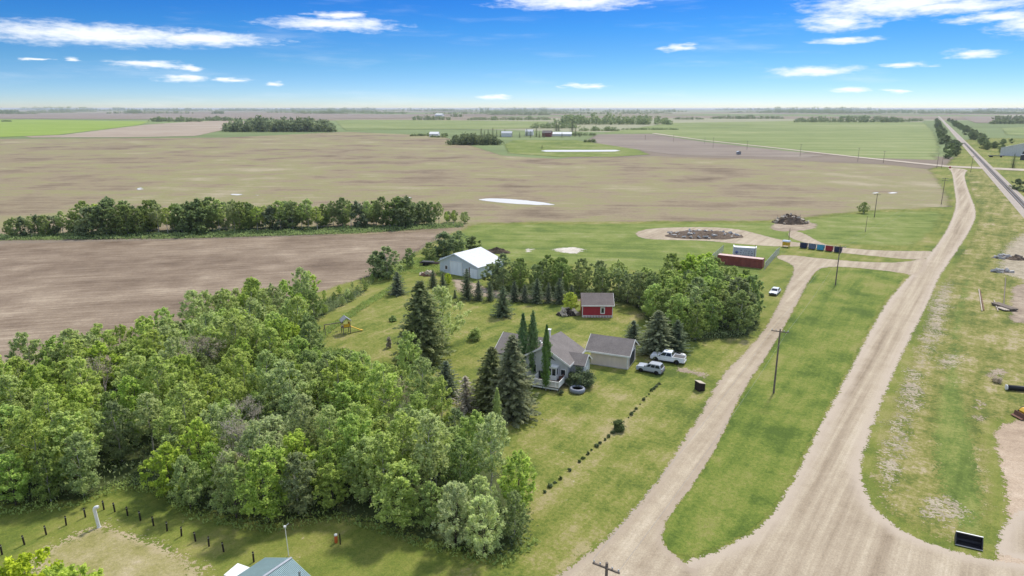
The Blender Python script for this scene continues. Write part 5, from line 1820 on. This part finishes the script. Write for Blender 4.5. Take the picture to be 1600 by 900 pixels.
vehicle('pickup_truck', 'white pickup truck parked under the dark spruces', 'truck', P(1023, 566), P(1057.5, 571.5), 'pickup', M['carwhite'])
vehicle('sport_utility_car', 'silver sport utility car with black wheels beside the garage', 'car', P(1000.5, 582.5), P(1026, 587.5), 'suv', M['carsilver'])
vehicle('parked_car', 'white sedan parked on the grass beside the gravel lane', 'car', P(1210, 466.5), P(1221, 456), 'sedan', M['carwhite'])


def quad_bike():
    p = P(1062, 561)
    t = thing('quad_bike', 'small white and black quad bike behind the pickup bed', 'quad bike', (p.x, p.y, .2), R(-25))
    MB().prism([(-.9, .5), (.9, .5), (.95, .75), (.3, .9), (.1, .8), (-.5, .85), (-.95, .75)], -.28, .28, 'y').build('body', M['white'], t)
    MB().box(-.6, -.2, .86, .1, .2, .98).build('seat', M['black'], t)
    MB().tube([(.45, -.4, 1.1), (.5, 0, 1.05), (.45, .4, 1.1)], .03, 6).build('handlebar', M['black'], t)
    for x in (-.65, .65):
        for s in (-1, 1):
            MB().lathe([(.15, -.12), (.28, -.12), (.30, 0), (.28, .12), (.15, .12)], 14, axis='y').build('wheel', M['tyre'], t, (x, s * .48, .3))


quad_bike()


# ------------------------------------------------------------------ around the house
def hot_tub():
    p = P(902, 614)
    t = thing('hot_tub', 'round grey inflatable tub on the lawn beside the dark juniper', 'hot tub', (p.x, p.y, .2))
    MB().lathe([(1.02, 0), (1.18, .12), (1.24, .35), (1.2, .6), (1.08, .72), (.92, .74), (.82, .66), (.80, .3)], 28).build('wall', M['tubgrey'], t)
    MB().lathe([(.81, .52), (.01, .52)], 28).build('cover', M['darkgrey'], t)


hot_tub()


def local(rootloc, rot, x, y, z=0):
    c, s = math.cos(rot), math.sin(rot)
    return (rootloc[0] + c * x - s * y, rootloc[1] + s * x + c * y, rootloc[2] + z)


HL = (5.2, 103.4, 0.18)
q = local(HL, HROT, 3.2, -.75, .765)
t = thing('patio_chair', 'brown cushioned patio chair on the deck beside the glazed bay', 'chair', q, HROT + R(-60))
MB().box(-.32, -.32, .38, .32, .32, .52).build('seat', M['brown'], t)
MB().box(-.34, .26, .5, .34, .38, 1.05).build('backrest', M['brown'], t)
for s in (-1, 1):
    MB().box(s * .36 - .05, -.32, .5, s * .36 + .05, .3, .68).build('armrest', M['brown'], t)
    for y in (-.28, .28):
        MB().box(s * .3 - .03, y - .03, 0, s * .3 + .03, y + .03, .38).build('leg', M['darkwood'], t)
q = local(HL, HROT, -.15, -.7, .765)
t = thing('barbecue', 'black covered barbecue on the deck behind the columnar poplar', 'barbecue', q, HROT)
MB().box(-.55, -.3, .1, .55, .3, .8).build('cabinet', M['black'], t)
MB().prism([(-.32, .8), (.32, .8), (.28, 1.05), (0, 1.18), (-.28, 1.05)], -.45, .45, 'x').build('lid', M['black'], t)

p = P(908, 608)
o = obj('juniper_bush', bush_mesh(11, 3.4, 2.3, 'juniper', 40, 150, .13, .36))
o.location = (p.x, p.y + 1.2, .18)
tag(o, 'big dark rounded juniper at the corner of the house', 'bush')
p = P(891, 604)
o = obj('juniper_bush', bush_mesh(12, 2.2, 1.0, 'juniper', 22, 110, .12, .4))
o.location = (p.x, p.y + .8, .18)
tag(o, 'narrow dark juniper between the deck stairs and the big juniper', 'bush')
p = P(898, 575)
o = obj('lilac_bush', bush_mesh(13, 3.2, 1.0, 'poplar', 22, 110, .12, .36))
o.location = (p.x, p.y, .18)
tag(o, 'bright green bush between the house wall and the dark juniper', 'bush')
p = P(876, 618)
o = obj('low_shrub', bush_mesh(14, .8, .5, 'juniper', 14, 60, .08, .4))
o.location = (p.x, p.y, .18)
tag(o, 'small round shrub at the foot of the deck stairs', 'shrub')
p = P(830, 606)
o = obj('low_shrub', bush_mesh(15, 2.0, .7, 'deadleaf', 18, 60, .08, .4))
o.location = (p.x - .6, p.y, .18)
tag(o, 'brown twiggy shrub at the left end of the deck', 'shrub')
for u, vb, vt, w, mat, lab in ((742, 533, 512, 1.25, 'dense', 'round dark shrub alone on the lawn right of the tallest spruce'), (614, 503, 494, .8, 'dense', 'small shrub alone on the lawn below the far corner spruce'),
                               (608, 545, 526, .4, 'deadleaf', 'thin brown stalky shrub on the lawn left of the tallest spruce'), (966, 674, 655, 1.05, 'juniper', 'largest shrub of the small shrub row along the front lawn')):
    p = P(u, vb)
    h = rise(u, vb, vt)
    o = obj('lawn_shrub', bush_mesh(int(u), h, w, mat, 24, 90, .13, .36 if w > .5 else .16))
    o.location = (p.x, p.y, .18)
    tag(o, lab, 'shrub')

sb = [bush_mesh(60 + i, .55, .3, 'juniper', 10, 34, .09, .5) for i in range(4)]
ROW = [(851, 772, 5), (859, 763, 8), (867, 757, 5), (875, 751, 6), (890, 738, 6), (905, 724, 6), (911, 719, 6), (918, 712, 6), (924, 706, 4), (932, 700, 8), (938, 695, 6), (945, 690, 5), (951, 685, 7), (957, 679, 7), (963, 673, 7),
       (982, 655, 3), (987, 650, 8), (991, 645, 4), (994, 641, 6), (1000, 634, 3), (1006, 627, 7), (1010, 622, 3), (1014, 618, 4), (1018, 613, 7), (1022, 610, 7), (1026, 606, 7), (1030, 602, 6)]
for i, (u, v, hp) in enumerate(ROW):
    p = P(u, v)
    o = obj('hedge_shrub', sb[i % 4])
    s = hp / 10.5 / .55 * .72
    o.location = (p.x, p.y, .18)
    o.scale = (s, s, s * 1.1)
    o.rotation_euler = (0, 0, i * 1.7)
    tag(o, f"tiny dark shrub in the front lawn row, {nth(i)} from the wood", 'shrub', 'tiny shrubs in a row on the front lawn')

p = P(1093, 611)
t = thing('refuse_box', 'dark upright box with a pale sloped lid beside the driveway', 'box', (p.x, p.y, .19), R(20))
MB().prism([(-.55, 0), (.55, 0), (.55, 1.15), (-.55, 1.45)], -.6, .6, 'y').build('box', M['darkwood'], t)
MB().prism([(-.62, 1.475), (.62, 1.135), (.62, 1.20), (-.62, 1.54)], -.68, .68, 'y').build('lid', M['palewood'], t)


def playset():
    p = P(541, 522)
    t = thing('playset', 'wooden playset with grey roof and yellow slide on the lawn edge', 'playset', (p.x, p.y, .2), R(28))
    for x in (-.7, .7):
        for y in (-.7, .7):
            MB().box(x - .06, y - .06, 0, x + .06, y + .06, 2.7).build('post', M['wood'], t)
    MB().box(-.8, -.8, 1.3, .8, .8, 1.42).build('platform', M['wood'], t)
    MB().prism([(-1.0, 2.55), (0, 3.35), (1.0, 2.55), (1.0, 2.64), (0, 3.45), (-1.0, 2.64)], -1, 1, 'y').build('roof', M['midgrey'], t)
    MB().box(.762, -.64, 1.45, .80, .64, 2.1).box(-.6, -.80, 1.45, .6, -.763, 2.1).build('side_panel', M['yellow'], t)
    MB().prism([(.8, 1.35), (.8, 1.45), (2.9, .3), (3.3, .25), (3.3, .15), (2.9, .18)], -.3, .3, 'y').build('slide', M['yellow'], t)
    MB().box(-4.2, -.07, 2.25, -.77, .07, 2.4).build('swing_beam', M['wood'], t)
    for s in (-1, 1):
        MB().tube([(-4.1, 0, 2.3), (-4.2, s * .95, 0)], .06, 6).build('swing_leg', M['wood'], t)
    for x in (-3.2, -1.9):
        sw = MB().box(x - .25, -.1, .55, x + .25, .1, .6).build('swing_seat', M['black'], t)
        MB().tube([(x - .22, 0, .6), (x - .22, 0, 2.26)], .015, 4).tube([(x + .22, 0, .6), (x + .22, 0, 2.26)], .015, 4).build('chain', M['galv'], sw)


playset()


def heap(name, label, cat, u, v, w, d, h, mat, sticks=0, stickmat='wood', seed=1, chunks=0, chunkmat='concrete', rot=0.0):
    """a rough mound with debris sticking out of it"""
    rng = random.Random(seed)
    p = P(u, v)
    t = thing(name, label, cat, (p.x, p.y, .26), rot)
    n, m = 34, 12
    vs, fs = [], []
    for i in range(m + 1):
        for j in range(n):
            a = 2 * math.pi * j / n
            f = i / m
            nn = mnoise.noise((math.cos(a) * 1.6 + seed, math.sin(a) * 1.6, f * 2.2))
            n2 = mnoise.noise((math.cos(a) * 5 * f + seed, math.sin(a) * 5 * f, 3.3))
            rr = f * (1 + .25 * nn)
            z = h * max(0, (1 - f ** 1.7)) * (1 + .35 * nn + .35 * n2) * (f < 1)
            vs.append((math.cos(a) * rr * w / 2, math.sin(a) * rr * d / 2, z - (.1 if f == 1 else 0)))
    for i in range(m):
        for j in range(n):
            fs.append((i * n + j, (i + 1) * n + j, (i + 1) * n + (j + 1) % n, i * n + (j + 1) % n))
    MB().add(vs, fs).build('mound', M[mat], t)

    def surf(a, f):
        return Vector((math.cos(a) * f * w / 2, math.sin(a) * f * d / 2, h * (1 - f ** 1.7) * .95))
    if sticks:
        sb_ = MB()
        for _ in range(sticks):
            a, f = rng.uniform(0, 6.28), rng.uniform(0, .98) ** .7
            c = surf(a, f)
            dr = Vector((rng.uniform(-1, 1), rng.uniform(-1, 1), rng.uniform(-.25, .5))).normalized() * rng.uniform(.5, 1.7) * h * .4
            sb_.tube([c - dr * .5, c + dr], [rng.uniform(.05, .14), .03], 5)
        sb_.build('branches', M[stickmat], t)['kind'] = 'stuff'
    if chunks:
        cb = MB()
        for _ in range(chunks):
            a, f = rng.uniform(0, 6.28), rng.uniform(.1, 1.0) ** .6
            c = surf(a, f)
            s = rng.uniform(.25, .9)
            mm = Matrix.Translation(c) @ Matrix.Rotation(rng.uniform(0, 6), 4, (rng.random(), rng.random(), 1)) @ Matrix.Diagonal((s, s * .7, s * .35, 1))
            cb.box(-1, -1, -1, 1, 1, 1, mm)
        cb.build('rubble', M[chunkmat], t)['kind'] = 'stuff'
    return t


heap('brush_pile', 'big dark pile of cleared branches and roots on the meadow', 'brush pile', 1235, 349, 13, 9, 3.0, 'brush', 130, 'brush', 3, 40, 'palewood')
heap('rubble_heap', 'long low heap of dark soil and broken pale rubble inside the track loop', 'rubble heap', 1098, 369, 28, 15, 1.5, 'brush', 60, 'brush', 9, 46, 'concrete', R(-3))
heap('junk_pile', 'dark jumble of logs and boards beside the red shed', 'junk pile', 887, 493, 5.2, 2.6, 1.1, 'darkwood', 50, 'wood', 12, 12, 'palewood')
heap('scrap_pile', 'small pile of rusty and pale scrap left of the workshop', 'scrap pile', 669, 431, 4.5, 2.5, .9, 'brown', 14, 'palewood', 14, 10, 'palewood')
heap('brush_pile', 'low dark brush behind the right end of the workshop roof', 'brush pile', 776, 396, 9, 3, 1.4, 'brush', 40, 'brush', 16)
heap('grey_rock_pile', 'flat heap of grey rocks at the gravel pad beside the ditch', 'rock pile', 1567, 404, 6, 3, .7, 'wood', 0, 'wood', 18, 26, 'concrete')
heap('grey_rock_pile', 'low line of grey rocks at the edge of the gravel pad', 'rock pile', 1564, 426, 6, 1.6, .5, 'wood', 0, 'wood', 19, 14, 'concrete')
heap('soil_pile', 'weedy mound of dark soil on the gravel pad', 'soil pile', 1586, 406, 5, 4, .9, 'brush', 0, 'wood', 20, 8, 'wood')

p = P(672, 416)
t = thing('flat_trailer', 'dark flat farm trailer parked left of the workshop', 'trailer', (p.x, p.y, .2), R(-12))
MB().box(-2.8, -1.1, .75, 2.8, 1.1, .95).build('bed', M['darkwood'], t)
MB().tube([(2.8, 0, .8), (4.2, 0, .5)], .07, 6).build('drawbar', M['darkgrey'], t)
MB().box(-2.2, -.9, .95, 1.2, .6, 1.25).build('load', M['darkgrey'], t)
for x in (-1.4, -.5):
    for s in (-1, 1):
        MB().lathe([(.2, -.12), (.42, -.12), (.45, 0), (.42, .12), (.2, .12)], 14, axis='y').build('wheel', M['tyre'], t, (x, s * 1.0, .45))


# ------------------------------------------------------------------ the compound and the bins
def container():
    a, b = P(1120, 413), P(1190.5, 421)
    ang = math.atan2(b.y - a.y, b.x - a.x)
    t = thing('shipping_container', 'long rust red shipping container with faded pale roof', 'container', (a.x, a.y, .2), ang)
    L = (b - a).length
    MB().box(.1, .0, .12, L - .1, 2.44, 2.5).build('walls', M['rust'], t)
    MB().box(.05, .05, 2.503, L - .05, 2.39, 2.58).build('roof', M['rusttop'], t)
    f = MB()
    for x in (0, L - .16):
        for y in (-.03, 2.31):
            f.box(x, y, 0, x + .16, y + .16, 2.62)
    f.box(.16, -.03, .0, L - .16, .08, .15).box(.16, -.03, 2.44, L - .16, .06, 2.6).box(.16, 2.36, 2.44, L - .16, 2.47, 2.6)
    f.build('frame', M['rust'], t)
    for y in (.16, 1.25):
        d = MB().box(L - .09, y, .15, L - .04, y + 1.03, 2.42).build('door', M['rust'], t)
        MB().box(L - .04, y + .5, .3, L - .01, y + .54, 2.3).build('lock_bar', M['galv'], d)


container()


def recycling_box():
    a, b = P(1144, 404.5), P(1180.5, 407)
    ang = math.atan2(b.y - a.y, b.x - a.x)
    L = (b - a).length
    t = thing('roll_off_bin', 'white corrugated roll off bin with blue emblem behind the red container', 'bin', (a.x, a.y, .2), ang)
    MB().box(.1, 0, .25, L - .1, 2.4, 3.3).build('walls', M['whitebox'], t)
    MB().box(.0, -.1, .1, .25, 2.5, 3.6).box(L - .25, -.1, .1, L, 2.5, 3.6).build('end_frame', M['white'], t)
    MB().box(.25, .1, 3.303, L - .25, 2.3, 3.4).build('lid', M['white'], t)
    e = MB().lathe([(.01, -.05), (.42, -.05), (.42, -.02)], 18, (1.1, 0, 1.9), 'y')
    e.build('emblem', M['bluemark'], t)
    m = MB()
    rng = random.Random(3)
    for r_ in range(3):
        x = 2.1
        while x < L - 1.2:
            w = rng.uniform(.18, .5)
            m.box(x, -.03, 1.1 + r_ * .62, x + w, -.005, 1.1 + r_ * .62 + rng.uniform(.12, .24))
            x += w + rng.uniform(.12, .6)
    mo = m.build('faded_marks', M['slate'], t)
    mo['kind'] = 'stuff'


recycling_box()


def chain_fence(label, pts, gate=False):
    pts = [P(*q) for q in pts]
    o = pts[0]
    t = thing('chain_link_fence', label, 'fence', (o.x, o.y, .2))
    rel = [p - o for p in pts]
    path = []
    for a, b in zip(rel, rel[1:]):
        n = max(1, round((b - a).length / 3.0))
        path += [a.lerp(b, i / n) for i in range(n)]
    path.append(rel[-1])
    for p in path:
        MB().tube([(p.x, p.y, -.1), (p.x, p.y, 2.1)], .045, 6).build('fence_post', M['galv'], t)
    m = MB()
    for a, b in zip(path, path[1:]):
        m.tube([(a.x, a.y, 2.05), (b.x, b.y, 2.05)], .03, 5)
        L = (b - a).length
        k = int((L + 2) / .22)
        d = (b - a) / L
        for i in range(k):
            for sg in (1, -1):
                s0 = i * .22 - (2.0 if sg > 0 else 0)
                p0, z0, p1, z1 = s0, .05, s0 + 2.0, 2.05
                if sg < 0:
                    z0, z1 = 2.05, .05
                    p0, p1 = i * .22 - 2.0, i * .22
                # clip to the bay
                def at(x):
                    return z0 + (z1 - z0) * (x - p0) / (p1 - p0)
                c0, c1 = max(0, p0), min(L, p1)
                if c1 - c0 < .05:
                    continue
                A, B = a + d * c0, a + d * c1
                m.tube([(A.x, A.y, at(c0)), (B.x, B.y, at(c1))], .008, 3, cap=False)
    m.build('mesh_panel', M['galv'], t)


chain_fence('chain link fence along the left end of the red container', [(1111, 411), (1130, 394)])
chain_fence('chain link fence running back from the right end of the red container', [(1194, 423), (1213, 401), (1217, 398)])


def bins():
    a, b = P(1255.5, 388.5), P(1309, 395)
    ang = math.atan2(b.y - a.y, b.x - a.x)
    cols = [('navy', 'dark navy waste bin at the left end of the row of bins'), ('slate', 'slate blue waste bin, second in the row of bins'), ('sky', 'bright light blue waste bin in the middle of the row'),
            ('red', 'red waste bin beside the light blue one'), ('navy', 'dark navy waste bin at the right end of the row, beside the red one')]
    first = None
    for i, (c, lab) in enumerate(cols):
        p = a.lerp(b, i / 4)
        t = thing('waste_bin', lab, 'waste bin', (p.x, p.y, .27), ang, 'waste bins beside the track')
        MB().prism([(-.75, .12), (.6, .12), (.95, 1.2), (.95, 1.45), (-.75, 1.75)], -.98, .98, 'x').build('body', M[c], t)
        for s in (-1, 1):
            MB().prism([(-.77, 1.77), (.97, 1.46), (.97, 1.53), (-.77, 1.84)], *sorted((s * .03, s * 1.0)), axis='x').build('lid', M['white'] if i in (2, 3) else M['galv'], t)
            MB().box(s * 1.0 - .06, -.3, .8, s * 1.0 + .06, .6, 1.0).build('lift_pocket', M[c], t)
    p = P(1228, 387)
    t = thing('recycling_bin', 'yellow recycling bin on legs with a pale top, left of the row of bins', 'recycling bin', (p.x, p.y, .27), ang)
    for x in (-.9, .9):
        for y in (-.6, .6):
            MB().box(x - .07, y - .07, 0, x + .07, y + .07, 1.0).build('leg', M['yellow'], t)
    MB().prism([(-.7, .55), (.7, .55), (.8, 1.7), (-.8, 1.7)], -1.0, 1.0, 'x').build('body', M['yellow'], t)
    MB().prism([(-.85, 1.703), (.85, 1.703), (.6, 2.1), (-.6, 2.1)], -1.1, 1.1, 'x').build('lid', M['lampclear'], t)


bins()


# ------------------------------------------------------------------ poles and wires
def utility_pole(u, vb, vt, label, arms=1, group='utility poles', arm_len=1.25, h=None, base=None, rot=None, r=.15, lean=0.0):
    p = P(u, vb) if base is None else base
    hh = rise(u, vb, vt) if h is None else h
    t = thing('utility_pole', label, 'utility pole', (p.x, p.y, .1), R(-25) if rot is None else rot, group)
    MB().tube([(0, 0, -.1), (lean * .5, 0, hh * .5), (lean, 0, hh)], [r, r * .85, r * .65], 10).build('pole', M['polewood'], t)
    for i in range(arms):
        z = hh - .45 - i * .9
        a = MB().box(-arm_len, -.17, z, arm_len, -.05, z + .13)
        a = a.build('crossarm', M['polewood'], t)
        for x in (-arm_len + .1, -arm_len * .45, arm_len * .45, arm_len - .1):
            MB().lathe([(.03, z + .13), (.06, z + .2), (.07, z + .3), (.03, z + .34)], 8, (x, -.11, 0)).build('insulator', M['galv'], a)
    return t, hh


POLES = []
t, h = utility_pole(1208.5, 616, 515, 'tall utility pole on the grass strip between lane and road, nearest the driveway', 1)
POLES.append((t, h))
t, h = utility_pole(1305, 447, 384, 'utility pole on the grass strip in front of the row of bins', 1)
POLES.append((t, h))
utility_pole(1232, 381, 357, 'short thin pole standing beside the yellow recycling bin', 0, r=.11)
utility_pole(1178, 409, 383, 'thin pole rising behind the red container', 0, r=.08)
utility_pole(1366, 340, 303, 'utility pole on the meadow beside the lone dark tree', 1)
utility_pole(1352, 363, 338, 'thin pole on the meadow below the lone dark tree', 0, r=.09)
t, h = utility_pole(1470.5, 320, 278, 'utility pole beside the main road at the edge of the meadow', 2)
POLES.append((t, h))
utility_pole(1463.5, 263, 240, 'utility pole at the crossroads, left of a close pair', 1)
utility_pole(1471, 263, 242, 'utility pole at the crossroads, right of a close pair', 1)
utility_pole(1516.5, 269.5, 244, 'utility pole at the crossroads between road and railway', 1)
for i, (u, b, tp) in enumerate([(1008, 219, 211), (1052, 222, 211), (1101, 224.5, 215), (1114, 231.5, 215), (1167, 234.5, 220), (1250, 244.5, 225), (1340, 253, 231), (1380, 255, 236)]):
    utility_pole(u, b, tp, f"distant utility pole along the crossing road, {nth(i)} from the farmyard", 1, 'distant poles along the crossing road')
# the near pole stands below the picture's lower edge; only its head is in view
y = 44.0
base = Vector(((948 - 800) / FPX * 51.0, y, 0))
hz_ = CAM_H + y * (-(math.sin(PITCH) + (881 - 450) / FPX * math.cos(PITCH))) / (math.cos(PITCH) - (881 - 450) / FPX * math.sin(PITCH))
t, h = utility_pole(0, 0, 0, 'head of the nearest utility pole with its crossarm over the gravel junction', 1, 'utility poles', 1.1, hz_, base, R(-33), .17)
POLES.insert(0, (t, h))


def wire_span(a, b, label):
    ta, ha = a
    tb_, hb = b
    for x in (-1.1, 1.1):
        A = Vector(local(ta.location, ta.rotation_euler.z, x, -.11, ha - .1))
        B = Vector(local(tb_.location, tb_.rotation_euler.z, x, -.11, hb - .1))
        n = 14
        pts = []
        for i in range(n + 1):
            f = i / n
            q_ = A.lerp(B, f)
            q_.z -= 4 * f * (1 - f) * (A - B).length * .012
            pts.append(q_)
        o = MB().tube(pts, .010, 4).build('power_wire', M['midgrey'])
        tag(o, f"thin {'outer' if x < 0 else 'inner'} power wire {label}", 'wire', 'power wires along the grass strip')


wire_span(POLES[0], POLES[1], 'from the nearest pole head to the pole by the driveway')
wire_span(POLES[1], POLES[2], 'from the driveway pole to the pole before the bins')
wire_span(POLES[2], POLES[3], 'from the pole before the bins to the main road pole')


# ------------------------------------------------------------------ the fenced mound in the lower corner
PX = [(4, 869), (39, 853.5), (73, 838), (104, 823), (134, 810.5), (163, 798.5), (180, 802), (200, 808), (220, 815.5), (240.5, 824), (261.5, 832), (284, 840), (306, 848), (327, 856), (350, 864.5), (397, 880.5)]
t0 = None
for i, (u, v) in enumerate(PX):
    p = P(u, v)
    lab = f"dark wooden bollard post in the line around the dry mound, {nth(i)} from the left"
    if t0 is None:
        t = t0 = thing('bollard', lab, 'bollard', (p.x, p.y, .1), 0, 'dark bollard posts around the dry mound')
        MB().lathe([(.085, -.1), (.085, 1.12), (.07, 1.2), (.01, 1.22)], 10).build('post', M['darkwood'], t)
        MB().lathe([(.092, 1.02), (.092, 1.10)], 10).build('reflector_band', M['galv'], t)
    else:
        t = copy_tree(t0)
        t.location = (p.x, p.y, .1)
        t.rotation_euler = (R(random.uniform(-3, 3)), R(random.uniform(-3, 3)), random.random())
        t['label'] = lab

p = P(155.5, 826)
t = thing('vent_pipe', 'white gooseneck vent pipe at the tip of the dry mound', 'vent pipe', (p.x, p.y, .1))
pts = [(0, 0, -.1), (-.1, 0, 1.0), (-.18, 0, 2.0)]
for i in range(7):
    a = math.pi - math.pi * .62 * i / 6
    pts.append((-.18 + .34 + .34 * math.cos(a), 0, 2.15 + .34 * math.sin(a)))
MB().tube(pts, .17, 14).build('pipe', M['white'], t)
MB().lathe([(.2, 0), (.24, .02), (.24, .1), (.2, .12)], 14, (-.02, 0, 0)).build('collar', M['concrete'], t)

p = P(451.5, 871)
hh = rise(451.5, 871, 824)
t = thing('light_pole', 'thin white pole with a short arm above the ribbed green roof', 'pole', (p.x, p.y, .1))
MB().tube([(0, 0, -.1), (-.1, 0, hh)], [.05, .035], 8).build('pole', M['white'], t)
MB().tube([(-.1, 0, hh), (.25, .1, hh + .28)], .025, 6).build('arm', M['white'], t)
MB().box(-.22, -.08, hh - .1, 0.0, .08, hh + .06).build('lamp_head', M['white'], t)

p = P(525.5, 850)
t = thing('marker_post', 'orange utility marker with white cap on the turf', 'marker', (p.x, p.y, .1))
MB().lathe([(.14, 0), (.16, .08), (.16, .85), (.12, .9)], 12).build('body', M['orange'], t)
MB().lathe([(.17, .901), (.17, 1.02), (.02, 1.1)], 12).build('cap', M['white'], t)
p = P(532, 853)
o = MB().box(-.05, -.05, -.1, .05, .05, 1.3).lathe([(.06, 1.3), (.02, 1.36)], 4).build('stake', M['darkwood'], None, (p.x, p.y, .1))
tag(o, 'dark thin stake right beside the orange marker', 'stake')


# ------------------------------------------------------------------ right of the road
def bucket():
    a, b = P(1492, 854), P(1535, 864)
    ang = math.atan2(b.y - a.y, b.x - a.x)
    L = (b - a).length
    t = thing('loader_bucket', 'black steel loader bucket lying at the corner of the gravel junction', 'bucket', (a.x, a.y, .27), ang)
    MB().prism([(.0, 0), (.9, .0), (1.05, .25), (.95, .85), (.75, 1.0), (.70, .94), (.88, .8), (.95, .28), (.86, .07), (0, .06)], .06, L - .06, 'x').build('shell', M['black'], t)
    side = [(.0, .0), (.9, .0), (1.06, .25), (.96, .86), (.76, 1.02), (.35, .6)]
    MB().prism(side, 0, .055, 'x').build('side_plate', M['darkgrey'], t)
    MB().prism(side, L - .055, L, 'x').build('side_plate', M['darkgrey'], t)
    MB().box(.0, .70, 1.003, L, .82, 1.07).build('top_edge', M['galv'], t)
    MB().box(.0, -.12, .0, L, -.003, .05).build('cutting_edge', M['midgrey'], t)
    MB().box(L * .3, 1.07, .3, L * .3 + .12, 1.2, .8).box(L * .62, 1.07, .3, L * .62 + .12, 1.2, .8).build('mount', M['darkgrey'], t)


bucket()


def loader():
    p = P(1606, 654)
    t = thing('skid_loader', 'yellow loader machine cut by the picture edge at the sandy yard', 'loader', (p.x, p.y, .26), R(186))
    MB().prism([(-1.4, .5), (.9, .5), (1.1, .9), (.7, 1.25), (-1.4, 1.35)], -.62, .62, 'y').build('body', M['yellow'], t)
    MB().prism([(-.8, 1.352), (.35, 1.3), (.25, 2.2), (-.8, 2.25)], -.5, .5, 'y').build('cab', M['black'], t)
    MB().box(-.7, -.515, 1.5, .1, -.503, 2.1).box(-.7, .503, 1.5, .1, .515, 2.1).build('side_window', M['lampclear'], t)
    for s in (-1, 1):
        MB().tube([(-1.2, s * .72, 1.5), (.6, s * .72, 1.2), (1.3, s * .72, .5)], [.1, .09, .08], 6).build('lift_arm', M['black'], t)
        for x in (-.85, .55):
            MB().lathe([(.2, -.15), (.42, -.15), (.45, 0), (.42, .15), (.2, .15)], 14, axis='y').build('wheel', M['tyre'], t, (x, s * .82, .45))
    MB().prism([(1.35, .05), (1.95, .05), (1.95, .12), (1.5, .2), (1.4, .75), (1.3, .75)], -.95, .95, 'y').build('bucket', M['brown'], t)


loader()
a, b = P(1571, 611), P(1650, 617)
o = MB()
d = (b - a)
t = thing('culvert_pipe', 'dark culvert pipe with pale end lying at the right picture edge', 'pipe', (a.x, a.y, .25), math.atan2(d.y, d.x))
MB().lathe([(.36, 0), (.40, .0), (.40, d.length), (.36, d.length), (.36, 0)], 16, (0, 0, .4), 'x').build('pipe', M['black'], t)
MB().lathe([(.37, -.03), (.43, -.03), (.43, .12), (.37, .12)], 16, (0, 0, .4), 'x').build('end_ring', M['white'], t)


def lumber(u, v, n, layers, L, rot, label, mat='wood'):
    p = P(u, v)
    t = thing('lumber_stack', label, 'lumber', (p.x, p.y, .27), rot)
    for k in range(layers):
        for i in range(n):
            MB().box(i * .24, random.uniform(-.25, .1), .12 + k * .1, i * .24 + .21, L + random.uniform(-.2, .2), .2 + k * .1).build('board', M[mat], t)
    for y in (.4, L - .5):
        MB().box(-.1, y, 0, n * .24 + .1, y + .12, .1).build('bearer', M['darkwood'], t)


lumber(1578, 488, 8, 4, 5.2, R(8), 'taller stack of weathered boards on the grey dirt')
lumber(1569, 488, 7, 2, 2.4, R(8), 'shorter stack of weathered boards on the grey dirt, left of the taller one', 'palewood')
for i, (x0, y0, x1, y1, m_, lab) in enumerate([(1529, 454, 1534, 488, 'palewood', 'long pale pole lying in the grass, left one of a close pair'), (1530.5, 455, 1537, 487, 'brown', 'long rusty pole lying in the grass, right one of a close pair'),
                                              (1552.5, 471, 1559, 488, 'palewood', 'short pale pole lying in the grass before the board stacks'), (1571, 436, 1568, 478, 'wood', 'long bent grey pole lying along the grey dirt')]):
    a, b = P(x0, y0), P(x1, y1)
    o = MB().tube([(0, 0, .12), tuple((b - a) * .5 + Vector((0, 0, .14))), tuple((b - a) + Vector((0, 0, .12)))], .11, 7).build('fallen_pole', M[m_], None, (a.x, a.y, .22))
    tag(o, lab, 'pole')
p = P(1536, 583)
p = P(1558, 600)
o = obj('low_shrub', bush_mesh(70, .8, .9, 'deadleaf', 14, 50, .1, .4))
o.location = (p.x, p.y, .22)
tag(o, 'dead twiggy tumbleweed shrub near the culvert pipe', 'shrub')
p = P(1483.5, 267)
t = thing('road_sign', 'small dark red sign at the corner of the crossroads', 'sign', (p.x, p.y, .2), R(-20))
MB().tube([(0, 0, -.1), (0, 0, 2.6)], .06, 6).build('post', M['galv'], t)
MB().lathe([(.01, -.02), (.75, -.02), (.75, .02), (.01, .02)], 8, (0, -.09, 2.2), 'y', False).build('sign_face', M['red'], t)
p = P(1556, 246)
t = thing('flatbed_trailer', 'long dark flatbed trailer parked in front of the grain shed', 'trailer', (p.x, p.y, .2), R(-15))
MB().box(-6, -1.2, 1.0, 6, 1.2, 1.6).build('bed', M['black'], t)
for x in (-4.5, -3.2, 4):
    for s in (-1, 1):
        MB().lathe([(.25, -.2), (.5, -.2), (.5, .2), (.25, .2)], 12, axis='y').build('wheel', M['tyre'], t, (x, s, .5))


# ------------------------------------------------------------------ the air
def haze():
    m = bpy.data.materials.new('haze')
    m.use_nodes = True
    nt = m.node_tree
    nt.nodes.clear()
    k = NB(nt)
    out = k.n('ShaderNodeOutputMaterial')
    v = k.n('ShaderNodeVolumePrincipled')
    v.inputs['Color'].default_value = (0.86, 0.92, 1.0, 1)
    v.inputs['Density'].default_value = HAZE_DENSITY
    v.inputs['Anisotropy'].default_value = 0.2
    k.link(v.outputs[0], out.inputs['Volume'])
    s = S - 200
    o = MB().box(-s, -500, -1.0, s, s, CAM_H + 4).build('haze', m)
    o['kind'] = 'stuff'


HAZE_DENSITY = 4.5e-5
haze()
